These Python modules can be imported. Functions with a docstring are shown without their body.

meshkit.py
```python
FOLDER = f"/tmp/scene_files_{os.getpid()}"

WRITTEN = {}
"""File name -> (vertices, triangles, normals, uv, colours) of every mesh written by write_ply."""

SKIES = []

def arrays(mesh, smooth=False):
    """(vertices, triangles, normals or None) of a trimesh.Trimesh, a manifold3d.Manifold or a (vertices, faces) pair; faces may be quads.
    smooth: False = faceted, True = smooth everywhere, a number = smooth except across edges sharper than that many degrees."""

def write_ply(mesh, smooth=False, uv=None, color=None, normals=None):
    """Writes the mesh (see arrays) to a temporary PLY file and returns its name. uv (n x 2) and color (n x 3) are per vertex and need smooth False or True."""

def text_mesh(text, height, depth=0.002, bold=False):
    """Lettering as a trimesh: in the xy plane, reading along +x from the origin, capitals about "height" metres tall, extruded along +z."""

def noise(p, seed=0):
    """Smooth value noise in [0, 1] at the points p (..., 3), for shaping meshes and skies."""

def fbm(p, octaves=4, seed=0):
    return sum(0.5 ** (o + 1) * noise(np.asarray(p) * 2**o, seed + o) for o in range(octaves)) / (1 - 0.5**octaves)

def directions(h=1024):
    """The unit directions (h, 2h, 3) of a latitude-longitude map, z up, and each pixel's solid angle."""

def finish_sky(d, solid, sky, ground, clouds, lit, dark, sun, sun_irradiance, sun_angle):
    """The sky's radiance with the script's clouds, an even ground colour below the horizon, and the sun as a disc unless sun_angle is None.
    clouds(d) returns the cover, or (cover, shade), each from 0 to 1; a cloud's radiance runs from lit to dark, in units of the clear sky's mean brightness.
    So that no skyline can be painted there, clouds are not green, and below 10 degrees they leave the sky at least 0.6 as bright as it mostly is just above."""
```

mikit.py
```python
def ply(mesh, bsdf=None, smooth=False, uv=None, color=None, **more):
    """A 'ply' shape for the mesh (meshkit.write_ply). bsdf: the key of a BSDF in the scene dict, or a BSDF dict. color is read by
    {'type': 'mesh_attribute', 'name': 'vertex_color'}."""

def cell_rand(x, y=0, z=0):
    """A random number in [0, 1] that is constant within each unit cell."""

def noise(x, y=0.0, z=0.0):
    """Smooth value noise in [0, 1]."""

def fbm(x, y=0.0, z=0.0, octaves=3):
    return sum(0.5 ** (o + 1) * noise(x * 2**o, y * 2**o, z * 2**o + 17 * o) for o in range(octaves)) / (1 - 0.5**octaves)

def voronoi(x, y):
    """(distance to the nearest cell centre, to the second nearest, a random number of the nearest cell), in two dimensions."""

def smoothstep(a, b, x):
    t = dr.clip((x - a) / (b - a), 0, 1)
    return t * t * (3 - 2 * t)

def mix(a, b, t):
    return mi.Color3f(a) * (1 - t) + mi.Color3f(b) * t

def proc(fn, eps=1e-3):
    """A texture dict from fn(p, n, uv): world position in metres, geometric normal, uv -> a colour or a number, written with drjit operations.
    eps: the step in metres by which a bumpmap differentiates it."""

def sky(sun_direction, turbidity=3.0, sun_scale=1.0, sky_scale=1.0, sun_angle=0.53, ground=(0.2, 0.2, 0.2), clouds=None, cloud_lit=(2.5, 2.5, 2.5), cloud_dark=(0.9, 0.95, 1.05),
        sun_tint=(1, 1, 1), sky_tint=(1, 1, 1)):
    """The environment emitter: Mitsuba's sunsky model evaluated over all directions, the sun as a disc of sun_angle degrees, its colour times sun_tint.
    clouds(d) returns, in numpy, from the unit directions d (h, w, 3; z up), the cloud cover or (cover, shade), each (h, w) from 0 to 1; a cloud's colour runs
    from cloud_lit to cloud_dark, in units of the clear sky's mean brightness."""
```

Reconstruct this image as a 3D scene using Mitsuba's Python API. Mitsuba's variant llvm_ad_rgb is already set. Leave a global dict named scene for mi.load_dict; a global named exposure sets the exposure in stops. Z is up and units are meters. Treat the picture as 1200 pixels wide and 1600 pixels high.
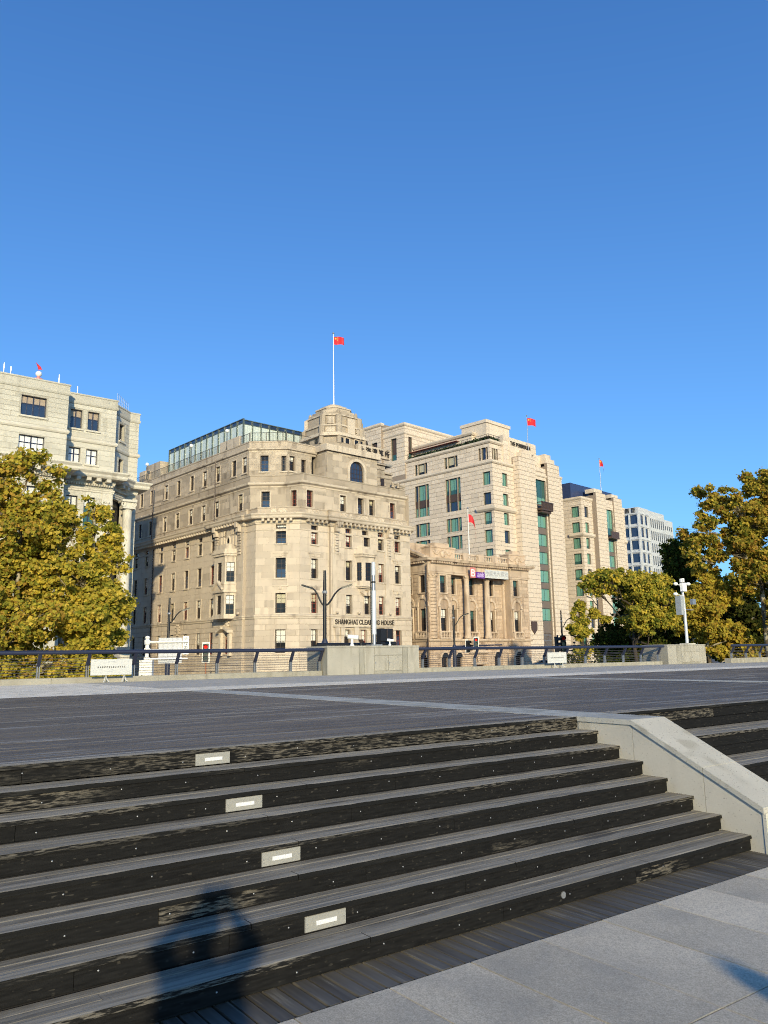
import math, random
import numpy as np, trimesh, drjit as dr, mitsuba as mi, manifold3d as m3
from shapely.geometry import Polygon, Point, box as sbox
import meshkit, mikit
from mikit import proc, noise, fbm, mix, smoothstep, cell_rand

scene, labels = {}, {}
# ---------------------------------------------------------------- camera, sky, exposure
CAM = np.array([0.0, 0.0, 0.786])
FWD = np.array([0.57917789, 0.79518634, 0.17953179])
UP = np.array([-0.09275322, -0.15451922, 0.98362628])
scene['camera'] = {'type': 'perspective', 'fov': 52.0, 'fov_axis': 'x', 'near_clip': 0.02, 'far_clip': 6000.0,
                   'to_world': mi.ScalarTransform4f().look_at(origin=CAM.tolist(), target=(CAM + FWD).tolist(), up=UP.tolist())}
SUN = (-0.4005, -0.8789, 0.2591)
scene['sky'] = mikit.sky(SUN, turbidity=3.0, sun_angle=0.9, sun_tint=(1.08, 1.33, 1.76), sky_tint=(0.71, 1.31, 2.22))
exposure = 2.05

# ---------------------------------------------------------------- helpers
_n = {}
def uniq(key):
    k = _n.get(key, 0); _n[key] = k + 1
    return key if k == 0 else f'{key}_{k:03d}'

def add(key, mesh, bsdf, smooth=False, label=None, kind=None, color=None):
    key = uniq(key)
    if isinstance(mesh, MB): mesh = mesh.mesh()
    scene[key] = mikit.ply(mesh, bsdf, smooth=smooth, color=color)
    d = {}
    if label: d['label'] = label
    if kind: d['kind'] = kind
    if d: labels[key] = d
    return key

def thing(name, label, cat, group=None):
    key = uniq(name)
    labels[key] = {'label': label, 'category': cat}
    if group: labels[key]['group'] = group
    return key

class MB:
    def __init__(s): s.v, s.f, s.n = [], [], 0
    def add(s, v, f):
        v = np.asarray(v, float); f = np.asarray(f, int)
        if f.shape[1] == 4: f = np.vstack([f[:, [0, 1, 2]], f[:, [0, 2, 3]]])
        s.v.append(v); s.f.append(f + s.n); s.n += len(v); return s
    def tm(s, m): return s.add(m.vertices, m.faces)
    def hexa(s, p):   # p[i] of 8 points: index = 4*a+2*b+c
        return s.add(p, [[0, 1, 3, 2], [4, 6, 7, 5], [0, 4, 5, 1], [2, 3, 7, 6], [0, 2, 6, 4], [1, 5, 7, 3]])
    def box(s, x0, x1, y0, y1, z0, z1):
        return s.hexa([(x, y, z) for x in (x0, x1) for y in (y0, y1) for z in (z0, z1)])
    def tube(s, pts, rad, n=8, cap=True):
        p = np.asarray(pts, float); r = np.broadcast_to(rad, (len(p),))
        t = np.gradient(p, axis=0) if len(p) > 2 else np.repeat((p[1:] - p[:-1]), 2, 0)
        t = t / (np.linalg.norm(t, axis=1, keepdims=True) + 1e-12)
        ref = np.array([0, 0, 1.0]) if abs(t[:, 2]).max() < .95 else np.array([1.0, .13, 0.07])
        a = np.cross(t, ref); a /= np.linalg.norm(a, axis=1, keepdims=True) + 1e-12
        b = np.cross(t, a); g = np.arange(n) * 2 * np.pi / n
        v = (p[:, None] + r[:, None, None] * (np.cos(g)[None, :, None] * a[:, None] + np.sin(g)[None, :, None] * b[:, None])).reshape(-1, 3)
        f = [[i * n + j, i * n + (j + 1) % n, (i + 1) * n + (j + 1) % n, (i + 1) * n + j] for i in range(len(p) - 1) for j in range(n)]
        f = np.asarray(f); f3 = np.vstack([f[:, [0, 1, 2]], f[:, [0, 2, 3]]])
        if cap:
            v = np.vstack([v, p[:1], p[-1:]]); c0, c1 = len(v) - 2, len(v) - 1; o = (len(p) - 1) * n
            f3 = np.vstack([f3, [[c0, (j + 1) % n, j] for j in range(n)], [[c1, o + j, o + (j + 1) % n] for j in range(n)]])
        return s.add(v, f3)
    def lathe(s, o, prof, n=16):   # prof: (r, z)
        g = np.arange(n) * 2 * np.pi / n; pr = np.asarray(prof, float)
        v = np.stack([o[0] + pr[:, :1] * np.cos(g), o[1] + pr[:, :1] * np.sin(g), o[2] + np.repeat(pr[:, 1:], n, 1)], -1).reshape(-1, 3)
        return s.add(v, [[i * n + j, i * n + (j + 1) % n, (i + 1) * n + (j + 1) % n, (i + 1) * n + j] for i in range(len(pr) - 1) for j in range(n)])
    def mesh(s): return trimesh.Trimesh(np.vstack(s.v), np.vstack(s.f), process=False)

def ico(c, r, sub=2, sc=(1, 1, 1)):
    m = trimesh.creation.icosphere(sub, 1.0); m.vertices = m.vertices * np.asarray(sc) * r + np.asarray(c); return m

class Wall:
    """a vertical plane seen from outside: u to the right, d outward, z up"""
    def __init__(s, o, az, length=0):
        a = math.radians(az); s.o = np.asarray(o, float); s.d = np.array([math.cos(a), math.sin(a)]); s.n = np.array([math.sin(a), -math.cos(a)])
        s.len, s.open = length, []
    def P(s, u, d, z):
        q = s.o + s.d * u + s.n * d; return (q[0], q[1], z)
    def box(s, mb, u0, u1, d0, d1, z0, z1):
        return mb.hexa([s.P(u, d, z) for u in (u0, u1) for d in (d0, d1) for z in (z0, z1)])
    def ext(s, mb, poly, d0, d1):
        for g in getattr(poly, 'geoms', [poly]):
            m = trimesh.creation.extrude_polygon(g, d1 - d0, engine='earcut')
            mb.add([s.P(x, d0 + w, y) for x, y, w in m.vertices], m.faces)
        return mb
    def text(s, mb, text, h, uc, z, d, bold=False, depth=.05, width=None):
        m = meshkit.text_mesh(text, h, depth, bold); b = m.bounds; k = 1 if width is None else width / (b[1][0] - b[0][0])
        mb.add([s.P(uc + (x - (b[0][0] + b[1][0]) / 2) * k, d + w, z + y) for x, y, w in m.vertices], m.faces)
    def sub(s, u, d=0): 
        w = Wall(s.o + s.d * u + s.n * d, 0); w.d, w.n = s.d, s.n; return w

class Bld:
    def __init__(s, o, az): s.o, s.az = np.asarray(o, float), az; a = math.radians(az); s.U = np.array([math.cos(a), math.sin(a)]); s.V = np.array([-math.sin(a), math.cos(a)]); s.blocks = []
    def xy(s, u, v): return s.o + s.U * u + s.V * v
    def wall(s, u, v, rel=0, length=0): return Wall(s.xy(u, v), s.az + rel, length)
    def box(s, mb, u0, u1, v0, v1, z0, z1):
        return mb.hexa([(*s.xy(u, v), z) for u in (u0, u1) for v in (v0, v1) for z in (z0, z1)])
    def prism(s, mb, pts, z0, z1):
        m = trimesh.creation.extrude_polygon(Polygon(pts), z1 - z0, engine='earcut')
        mb.add([(*s.xy(x, y), z0 + w) for x, y, w in m.vertices], m.faces); return mb

def spans(u0, u1, z0, z1, opens):
    """(ua, ub) intervals of [u0,u1] free of openings in the band z0..z1"""
    cuts = sorted((max(a, u0), min(b, u1)) for a, b, c, d in opens if a < u1 and b > u0 and c < z1 - 1e-6 and d > z0 + 1e-6)
    out, at = [], u0
    for a, b in cuts:
        if a > at + 1e-4: out.append((at, a))
        at = max(at, b)
    if at < u1 - 1e-4: out.append((at, u1))
    return out

def core(mb, W, u0, u1, z0, z1, th=.5, d=0.0):
    zs = sorted({z0, z1, *[z for o in W.open for z in o[2:] if z0 < z < z1]})
    for a, b in zip(zs, zs[1:]):
        for p, q in spans(u0, u1, a, b, W.open): W.box(mb, p, q, d - th, d, a, b)
    return mb

def ashlar(B, W, u0, u1, z0, z1, ch, bl, j=.05, depth=.04, seed=0, extra=()):
    rr = random.Random(seed); n = max(1, round((z1 - z0) / ch)); ch = (z1 - z0) / n
    for i in range(n):
        a, b = z0 + i * ch + j / 2, z0 + (i + 1) * ch - j / 2
        at = u0 - (bl * .5 if i % 2 else 0)
        while at < u1:
            e = at + bl * (rr.uniform(.85, 1.15) if seed >= 0 else 1)
            p, q = max(at + j / 2, u0), min(e - j / 2, u1); at = e
            if q - p < .08: continue
            # split the block along openings
            zs = sorted({a, b, *[z for o in (*W.open, *extra) for z in o[2:] if a < z < b and o[0] < q and o[1] > p]})
            dz = depth * rr.uniform(.7, 1.2)
            for c, d_ in zip(zs, zs[1:]):
                if d_ - c < .05: continue
                for s_, t in spans(p, q, c, d_, (*W.open, *extra)):
                    if t - s_ > .08: B.blocks.append((W, s_, t, c, d_, dz, rr.randrange(3)))

def flush_blocks(B, key, name, mats, nmax=300, dist=True):
    def size(b):
        x, y, _ = b[0].P((b[1] + b[2]) / 2, 0, 0); toc = np.array([-x, -y]); L = np.linalg.norm(toc)
        return (b[2] - b[1]) * (b[4] - b[3]) * max(0, (b[0].n @ toc) / L) / L ** 2
    bl = sorted(B.blocks, key=size, reverse=True); rest = MB()
    for i, (W, a, b, c, d, dz, k) in enumerate(bl):
        if i < nmax: add(f'{key}__{name}', W.box(MB(), a, b, -.01, dz, c, d), mats[k])
        else: W.box(rest, a, b, -.01, dz, c, d)
    if len(bl) > nmax: add(f'{key}__{name}_field', rest, mats[0], kind='stuff')
    B.blocks = []

def window(bk, W, uc, w, z0, z1, fr='m_bronze', panes=('g_dark',), nx=2, nz=4, rec=.25, sill=True, trim=None, bar=.09, mb_=.045, name='window', pane_split=None, trimmat=None, lower=None):
    u0, u1 = uc - w / 2, uc + w / 2
    W.open.append((u0, u1, z0, z1)); m = MB(); d1, d0 = -rec, -rec - .08
    W.box(m, u0, u0 + bar, d0, d1, z0, z1); W.box(m, u1 - bar, u1, d0, d1, z0, z1)
    W.box(m, u0 + bar, u1 - bar, d0, d1, z0, z0 + bar); W.box(m, u0 + bar, u1 - bar, d0, d1, z1 - bar, z1)
    for i in range(1, nx):
        u = u0 + w * i / nx; W.box(m, u - mb_ / 2, u + mb_ / 2, d0 + .015, d1 - .015, z0 + bar, z1 - bar)
    for i in range(1, nz):
        z = z0 + (z1 - z0) * i / nz; t = mb_ * (1.6 if i == nz // 2 else 1) / 2; W.box(m, u0 + bar, u1 - bar, d0 + .012, d1 - .012, z - t, z + t)
    k = add(f'{bk}__{name}', m, fr)
    zc = z0 + (z1 - z0) * (pane_split if pane_split is not None else .5)
    if len(panes) == 1: add(f'{k}__pane', W.box(MB(), u0 + .02, u1 - .02, d0 + .02, d0 + .045, z0 + .02, z1 - .02), panes[0])
    else:
        add(f'{k}__pane', W.box(MB(), u0 + .02, u1 - .02, d0 + .02, d0 + .045, z0 + .02, zc), panes[0])
        add(f'{k}__pane', W.box(MB(), u0 + .02, u1 - .02, d0 + .02, d0 + .045, zc + .004, z1 - .02), panes[1])
    tm = trimmat or W.tm
    if sill: add(f'{k}__sill', W.box(MB(), u0 - .15, u1 + .15, -rec, .16, z0 - .16, z0 - .003), tm)
    if trim:
        t = MB(); e = trim
        W.box(t, u0 - e, u0 - .003, 0, .075, z0, z1 + e); W.box(t, u1 + .003, u1 + e, 0, .075, z0, z1 + e); W.box(t, u0 - .003, u1 + .003, 0, .075, z1 + .003, z1 + e)
        add(f'{k}__surround', t, tm)
    return k

def sweep(mb, B, pts, prof, closed=False):
    """sweeps a profile of (outward, z) along local plan points; the outside is on the right hand of the travel direction"""
    P = np.array([B.xy(*p) for p in pts]); n = len(P); T = []
    for i in range(n - (0 if closed else 1)):
        e = P[(i + 1) % n] - P[i]; e /= np.linalg.norm(e); T.append(np.array([e[1], -e[0]]))
    M = []
    for i in range(n):
        if closed: a, b = T[i - 1], T[i]
        else: a, b = T[max(i - 1, 0)], T[min(i, n - 2)]
        s = a + b; M.append(s / max(.35, (s @ b)))
    pr = list(prof); k = len(pr)
    v = [(*(P[i] + M[i] * d), z) for i in range(n) for d, z in pr]
    f = [[i * k + j, ((i + 1) % n) * k + j, ((i + 1) % n) * k + (j + 1) % k, i * k + (j + 1) % k] for i in range(n - (0 if closed else 1)) for j in range(k)]
    f = np.asarray(f); f = np.vstack([f[:, [0, 1, 2]], f[:, [0, 2, 3]]])
    if not closed:
        tri = [[0, j, j + 1] for j in range(1, k - 1)]; o = (n - 1) * k
        f = np.vstack([f, tri, [[o + a, o + c, o + b] for a, b, c in tri]])
    return mb.add(v, f)

def teeth(mb, B, pts, step, w, d0, d1, z0, z1, margin=.0):
    """rows of blocks (dentils, modillions) under a cornice"""
    for p, q in zip(pts, pts[1:]):
        p, q = np.asarray(p, float), np.asarray(q, float); L = np.linalg.norm(q - p); t = (q - p) / L; nn = np.array([t[1], -t[0]])
        k = max(1, int((L - margin * 2) / step)); off = (L - (k - 1) * step) / 2
        for i in range(k):
            c = p + t * (off + i * step)
            mb.hexa([(*B.xy(*(c + t * a + nn * d)), z) for a in (-w / 2, w / 2) for d in (d0, d1) for z in (z0, z1)])
    return mb

GLY = {  # strokes of characters in a unit square
 '上': [(.48,.95,.48,.08),(.48,.58,.85,.58),(.04,.06,.96,.06)],
 '海': [(.08,.92,.2,.8),(.04,.62,.16,.52),(.04,.06,.22,.36),(.42,.96,.32,.74),(.38,.82,.96,.82),(.42,.64,.86,.64),(.42,.64,.36,.16),(.36,.16,.84,.16),(.86,.64,.8,.04),(.28,.4,.98,.4),(.6,.56,.64,.48),(.58,.32,.62,.24)],
 '清': [(.08,.92,.2,.8),(.04,.62,.16,.52),(.04,.06,.22,.36),(.36,.88,.96,.88),(.4,.74,.92,.74),(.3,.6,.98,.6),(.65,.97,.65,.6),(.42,.48,.42,.02),(.42,.48,.88,.48),(.88,.48,.88,.04),(.44,.34,.86,.34),(.44,.2,.86,.2)],
 '算': [(.2,.97,.08,.8),(.16,.86,.46,.86),(.64,.97,.54,.8),(.6,.86,.94,.86),(.24,.72,.24,.34),(.24,.72,.76,.72),(.76,.72,.76,.34),(.24,.6,.76,.6),(.24,.48,.76,.48),(.24,.35,.76,.35),(.04,.22,.96,.22),(.34,.34,.26,.02),(.68,.34,.68,.02)],
 '所': [(.46,.95,.14,.86),(.14,.86,.06,.06),(.14,.62,.42,.62),(.42,.62,.42,.4),(.14,.4,.42,.4),(.92,.95,.58,.82),(.6,.84,.5,.06),(.6,.54,.98,.54),(.8,.54,.8,.02)],
 '中': [(.14,.76,.14,.36),(.14,.76,.86,.76),(.86,.76,.86,.36),(.14,.38,.86,.38),(.5,.97,.5,.02)],
 '国': [(.1,.92,.1,.04),(.1,.92,.9,.92),(.9,.92,.9,.04),(.1,.06,.9,.06),(.26,.74,.74,.74),(.3,.5,.7,.5),(.24,.24,.76,.24),(.5,.74,.5,.24),(.62,.4,.7,.32)],
 '光': [(.5,.96,.5,.56),(.2,.88,.32,.66),(.8,.9,.68,.66),(.05,.54,.95,.54),(.38,.54,.3,.26),(.3,.26,.06,.04),(.62,.54,.62,.1),(.62,.1,.94,.08),(.94,.08,.94,.24)],
 '大': [(.05,.66,.95,.66),(.5,.96,.46,.56),(.46,.56,.06,.04),(.5,.6,.94,.04)],
 '银': [(.22,.96,.05,.72),(.16,.82,.42,.82),(.12,.62,.4,.62),(.08,.42,.42,.42),(.25,.62,.25,.06),(.25,.08,.42,.2),(.52,.92,.9,.92),(.9,.92,.9,.52),(.52,.72,.9,.72),(.52,.52,.9,.52),(.52,.92,.52,.06),(.52,.08,.7,.18),(.64,.5,.98,.04),(.92,.42,.76,.3)],
 '行': [(.34,.95,.08,.72),(.36,.66,.06,.4),(.24,.5,.24,.02),(.5,.86,.92,.86),(.44,.58,.97,.58),(.76,.58,.76,.06),(.76,.06,.6,.12)],
}
def glyph(mb, W, ch, u, z, s, d0, d1, t=.09):
    for x0, y0, x1, y1 in GLY[ch]:
        a, b = np.array([x0, y0]), np.array([x1, y1]); e = (b - a) / (np.linalg.norm(b - a) + 1e-9); n = np.array([-e[1], e[0]]) * t / 2; a = a - e * t / 3; b = b + e * t / 3
        mb.hexa([W.P(u + q[0] * s, d, z + q[1] * s) for q, d in [(a - n, d0), (a - n, d1), (a + n, d0), (a + n, d1), (b - n, d0), (b - n, d1), (b + n, d0), (b + n, d1)]])
    return mb

# ---------------------------------------------------------------- materials
def mat(name, base, rough=None, spec=.4, metal=0., bump=None, bscale=1.0, eps=2e-3):
    tex = base if isinstance(base, dict) else {'type': 'rgb', 'value': list(base)}
    if rough is None: b = {'type': 'diffuse', 'reflectance': tex}
    else: b = {'type': 'principled', 'base_color': tex, 'roughness': rough, 'specular': spec, 'metallic': metal}
    if bump is not None: b = {'type': 'bumpmap', 'tex': proc(bump, eps), 'scale': bscale, 'b': b}
    scene[name] = {'type': 'twosided', 'b': b}
    return name

def stone(c, dark, amt=.5, streak=.5, seed=0.0):
    def fn(p, n, uv):
        a = fbm(p.x * .35 + seed, p.y * .35, p.z * .5, 3); g = noise(p.x * 3.5 + seed, p.y * 3.5, p.z * 4.5)
        s = noise(p.x * 2.3 + seed, p.y * 2.3, p.z * .16) * noise(p.x * 2.6 + 5, p.y * 2.6 + seed, p.z * .4)
        t = smoothstep(.45, .75, a) * amt + smoothstep(.28, .6, s) * streak
        return mix(c, dark, dr.clip(t, 0, 1)) * (.98 + .04 * g)
    return proc(fn)

def tone3(name, c, dark, amt, streak, vs=(1.0, .86, 1.1)):
    return [mat(f'{name}_{i}', stone(tuple(x * v for x in c), dark, amt, streak, 3.1 * i)) for i, v in enumerate(vs)]
S_CH = tone3('s_corner', (.545, .465, .375), (.27, .22, .175), .2, .26, (1, .87, 1.07))
S_CHT = mat('s_corner_trim', stone((.56, .48, .385), (.22, .18, .145), .4, .5, 1.7))
S_CHU = tone3('s_corner_upper', (.455, .385, .305), (.2, .165, .13), .42, .5, (1, .85, 1.12))
S_JA = tone3('s_pale', (.53, .505, .435), (.33, .31, .255), .3, .35, (1, .93, 1.05))
S_JAT = mat('s_pale_trim', stone((.58, .545, .465), (.32, .28, .22), .3, .4, 4.4))
S_BK = tone3('s_bank', (.50, .385, .285), (.23, .165, .12), .4, .5, (1, .88, 1.1))
S_BKT = mat('s_bank_trim', stone((.55, .435, .33), (.24, .175, .125), .35, .5, 6.6))
S_PE = tone3('s_hotel', (.63, .535, .435), (.48, .40, .32), .25, .15, (1, .92, 1.06))
S_PEJ = mat('s_hotel_joint', (.27, .22, .18))
S_PET = mat('s_hotel_trim', stone((.63, .54, .44), (.44, .37, .30), .3, .3, 8.2))
S_FA = mat('s_far', stone((.50, .52, .54), (.42, .43, .44), .3, .2, 2.2))
S_JOINT = mat('s_joint', (.40, .335, .265))
S_JAJ = mat('s_pale_joint', (.40, .375, .315))
mat('m_bronze', (.045, .03, .025), .45); mat('m_red', (.17, .045, .035), .5); mat('m_black', (.012, .012, .014), .4); mat('m_white', (.75, .75, .73), .45)
mat('m_navy', (.022, .026, .05), .35, .5); mat('m_steel', (.34, .35, .37), .38, .5, .6); mat('m_galv', (.62, .63, .64), .35, .5, .3); mat('m_cable', (.10, .10, .12), .4, .5, .5)
mat('m_green', (.03, .06, .05), .4); mat('m_brown', (.07, .045, .035), .5); mat('m_spandrel', (.15, .12, .10), .5)
def glassy(name, c, rough=.06, sp=.7, wob=.02):
    return mat(name, c, rough, sp, bump=lambda p, n, uv: noise(p.x * 1.3, p.y * 1.3, p.z * 1.1) * wob, eps=5e-2)
glassy('g_dark', (.014, .015, .018), .08, .3); glassy('g_blue', (.02, .035, .075)); glassy('g_teal', (.13, .28, .215), .08, .6); glassy('g_teal_dark', (.03, .09, .085), .07, .6)
mat('g_pale', (.60, .59, .54), .15, .5); mat('g_curtain', (.66, .66, .66), .2, .5); mat('g_blind', (.34, .27, .2), .3, .4); mat('g_yellow', (.42, .38, .26), .25, .5)  # g_pale: bright reflections of upper sashes painted as pale colour; also lamp glass
mat('g_pent', (.50, .56, .52), .12, .6); glassy('g_lattice', (.05, .05, .055))
mat('red_flag', (.62, .02, .03), .6, .3); mat('yellow_star', (.85, .62, .05), .6, .3); mat('red_banner', (.55, .20, .18), .5); mat('purple', (.12, .03, .25), .5)
mat('black_text', (.03, .025, .02), .6); mat('blue_roof', (.03, .045, .11), .35); mat('leaf_dark', (.02, .04, .015), .7)
mat('rubber', (.02, .02, .02), .8); mat('car_white', (.7, .7, .7), .2, .5); mat('car_grey', (.25, .26, .28), .25, .5); mat('skin', (.45, .28, .2), .5); mat('cloth_dark', (.03, .035, .05), .9); mat('cloth_blue', (.05, .08, .16), .9); mat('hair', (.01, .009, .008), .5)
scene['lens_red'] = {'type': 'diffuse', 'reflectance': {'type': 'rgb', 'value': [.8, .03, .025]}}
mat('lens_off', (.03, .05, .04), .2)
mat('m_plate', (.27, .265, .245), .5, .4); mat('m_lens', (.62, .62, .64), .3, .5)
mat('m_galv_green', (.10, .13, .12), .4, .5, .3)
mat('m_lilac', (.55, .42, .7), .5); mat('m_greytext', (.32, .32, .34), .5); mat('red_awning', (.20, .055, .045), .7)
mat('m_rust', (.30, .13, .07), .6); mat('m_galvgrey', (.30, .32, .33), .45, .5)
mat('m_board', (.52, .52, .50), .5); mat('m_galvpale', (.46, .48, .54), .4, .4)
# ---------------------------------------------------------------- ground, deck, steps, paving
FLOOR, ROAD = -1.2, -3.5
def struct(key, mesh, bsdf, smooth=False): k = add(key, mesh, bsdf, smooth, kind='structure'); return k

def rnd_row(x): return cell_rand(dr.floor(x), 7, 3)
def deck_fn(p, n, uv):
    row = dr.floor((p.y - 6.81) / .125); b = cell_rand(row, dr.floor((p.x + 1.7 * cell_rand(row, 5, 1)) / 3.0), 2)
    g = fbm(p.x * .9, p.y * 26, row, 3); w = smoothstep(.60, .78, noise(p.x * .55, p.y * 8.0, 3.0)) * smoothstep(.45, .7, g)
    dirt = fbm(p.x * .25, p.y * .35, 9.0, 3)
    c = mix((.052, .044, .037), (.112, .096, .079), dr.clip(.55 * b + .5 * g, 0, 1)) * (.75 + .5 * dirt)
    return mix(c, (.26, .25, .235), w * .7)
mat('w_deck', proc(deck_fn), .62, .35, bump=lambda p, n, uv: noise(p.x * 2.5, p.y * 70, 1.0) * .0022, eps=3e-3)
def tread_fn(p, n, uv):
    g = fbm(p.x * 1.6, p.y * 46, p.z * 40, 3); f = noise(p.x * 14, p.y * 120, p.z * 60); d = fbm(p.x * .8 + 4, p.y * 4, p.z * 5, 3)
    blk = smoothstep(.56, .74, fbm(p.x * 1.3 + 8, p.y * 7, p.z * 9, 4))
    c = mix((.105, .096, .080), (.275, .25, .208), dr.clip(g * 1.1 - .1, 0, 1)) * (.75 + .3 * f + .3 * (d - .5))
    c = mix(c, (.03, .028, .027), blk * .6)
    return c
mat('w_tread', proc(tread_fn), .68, .3, bump=lambda p, n, uv: noise(p.x * 3, p.y * 90, p.z * 50) * .0025, eps=2e-3)
def nose_fn(p, n, uv):   # front boards: walked bare along the edge, black stain left on the face
    g = fbm(p.x * 1.6, p.y * 46, p.z * 40, 3); ch = fbm(p.x * 18, p.y * 40, p.z * 110, 3); big = fbm(p.x * .5 + 2, p.y * 1.7, p.z * 3, 3)
    bare = smoothstep(.50, .70, big) * smoothstep(.42, .60, ch)
    top = smoothstep(.5, .9, dr.abs(n.z))
    c = mix((.115, .105, .088), (.30, .272, .225), dr.clip(g * 1.1 - .1, 0, 1))
    worn = mix((.04, .037, .034), (.15, .137, .116), smoothstep(.35, .7, ch))
    face = mix((.009, .009, .009), worn, bare * .8)
    return mix(face, c, top)
mat('w_nose', proc(nose_fn), .7, .12, bump=lambda p, n, uv: noise(p.x * 3, p.y * 90, p.z * 70) * .003, eps=2e-3)
def riser_fn(k, lo, hi):
    def fn(p, n, uv):
        s = fbm(p.x * 11 + k, p.z * 95, p.y * 3, 4); pt = fbm(p.x * .42 + k * 3, p.y * 2.3, p.z * 1.5 + k, 3); f = fbm(p.x * 30 + k, p.z * 150, 2.0, 2)
        sp = smoothstep(.86, .93, noise(p.x * 24 + k, p.z * 95, 5.0)) * .45
        bare = smoothstep(lo, hi, pt) * smoothstep(.44, .60, s)
        raw = mix((.03, .028, .025), (.165, .148, .122), dr.clip(1.6 * f - .3, 0, 1))
        blk = mix((.004, .004, .0043), (.017, .0168, .017), s)
        return mix(blk, raw, dr.clip(bare * .9 + sp * .5, 0, 1))
    return proc(fn)
for i, (lo, hi) in enumerate([(.63, .74), (.57, .68), (.42, .60)]): mat(f'w_riser_{i}', riser_fn(i * 5.3, lo, hi), .7, .08, bump=lambda p, n, uv: noise(p.x * 4, p.z * 90, p.y * 9) * .002, eps=2e-3)
def walk_fn(p, n, uv):
    row = dr.floor(p.x / .1057); b = cell_rand(row, 4, 2); g = fbm(p.x * 40, p.y * 2.2, row, 3); d = fbm(p.x * .9, p.y * 1.5, 2.0, 3)
    c = mix((.046, .042, .037), (.118, .108, .092), dr.clip(.3 * b + .7 * g - .1, 0, 1)) * (.7 + .6 * d)
    return mix(c, (.20, .18, .14), smoothstep(.68, .85, g) * .5)
mat('w_walk', proc(walk_fn), .65, .3, bump=lambda p, n, uv: noise(p.x * 70, p.y * 3, 1.0) * .002, eps=2e-3)
def granite(k, base):
    def fn(p, n, uv):
        a = fbm(p.x * 1.1 + k, p.y * 1.1, p.z + k, 4); g = noise(p.x * 160, p.y * 160, p.z * 160); h = noise(p.x * 47, p.y * 47, p.z * 47)
        st = smoothstep(.50, .85, fbm(p.x * 2.3 + 3 * k, p.y * 2.3, 4.0, 3))
        c = mi.Color3f(base) * (.60 + .5 * g + .24 * h) * (.70 + .6 * a)
        return mix(c, (.17, .165, .155), st * .28)
    return proc(fn)
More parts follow.
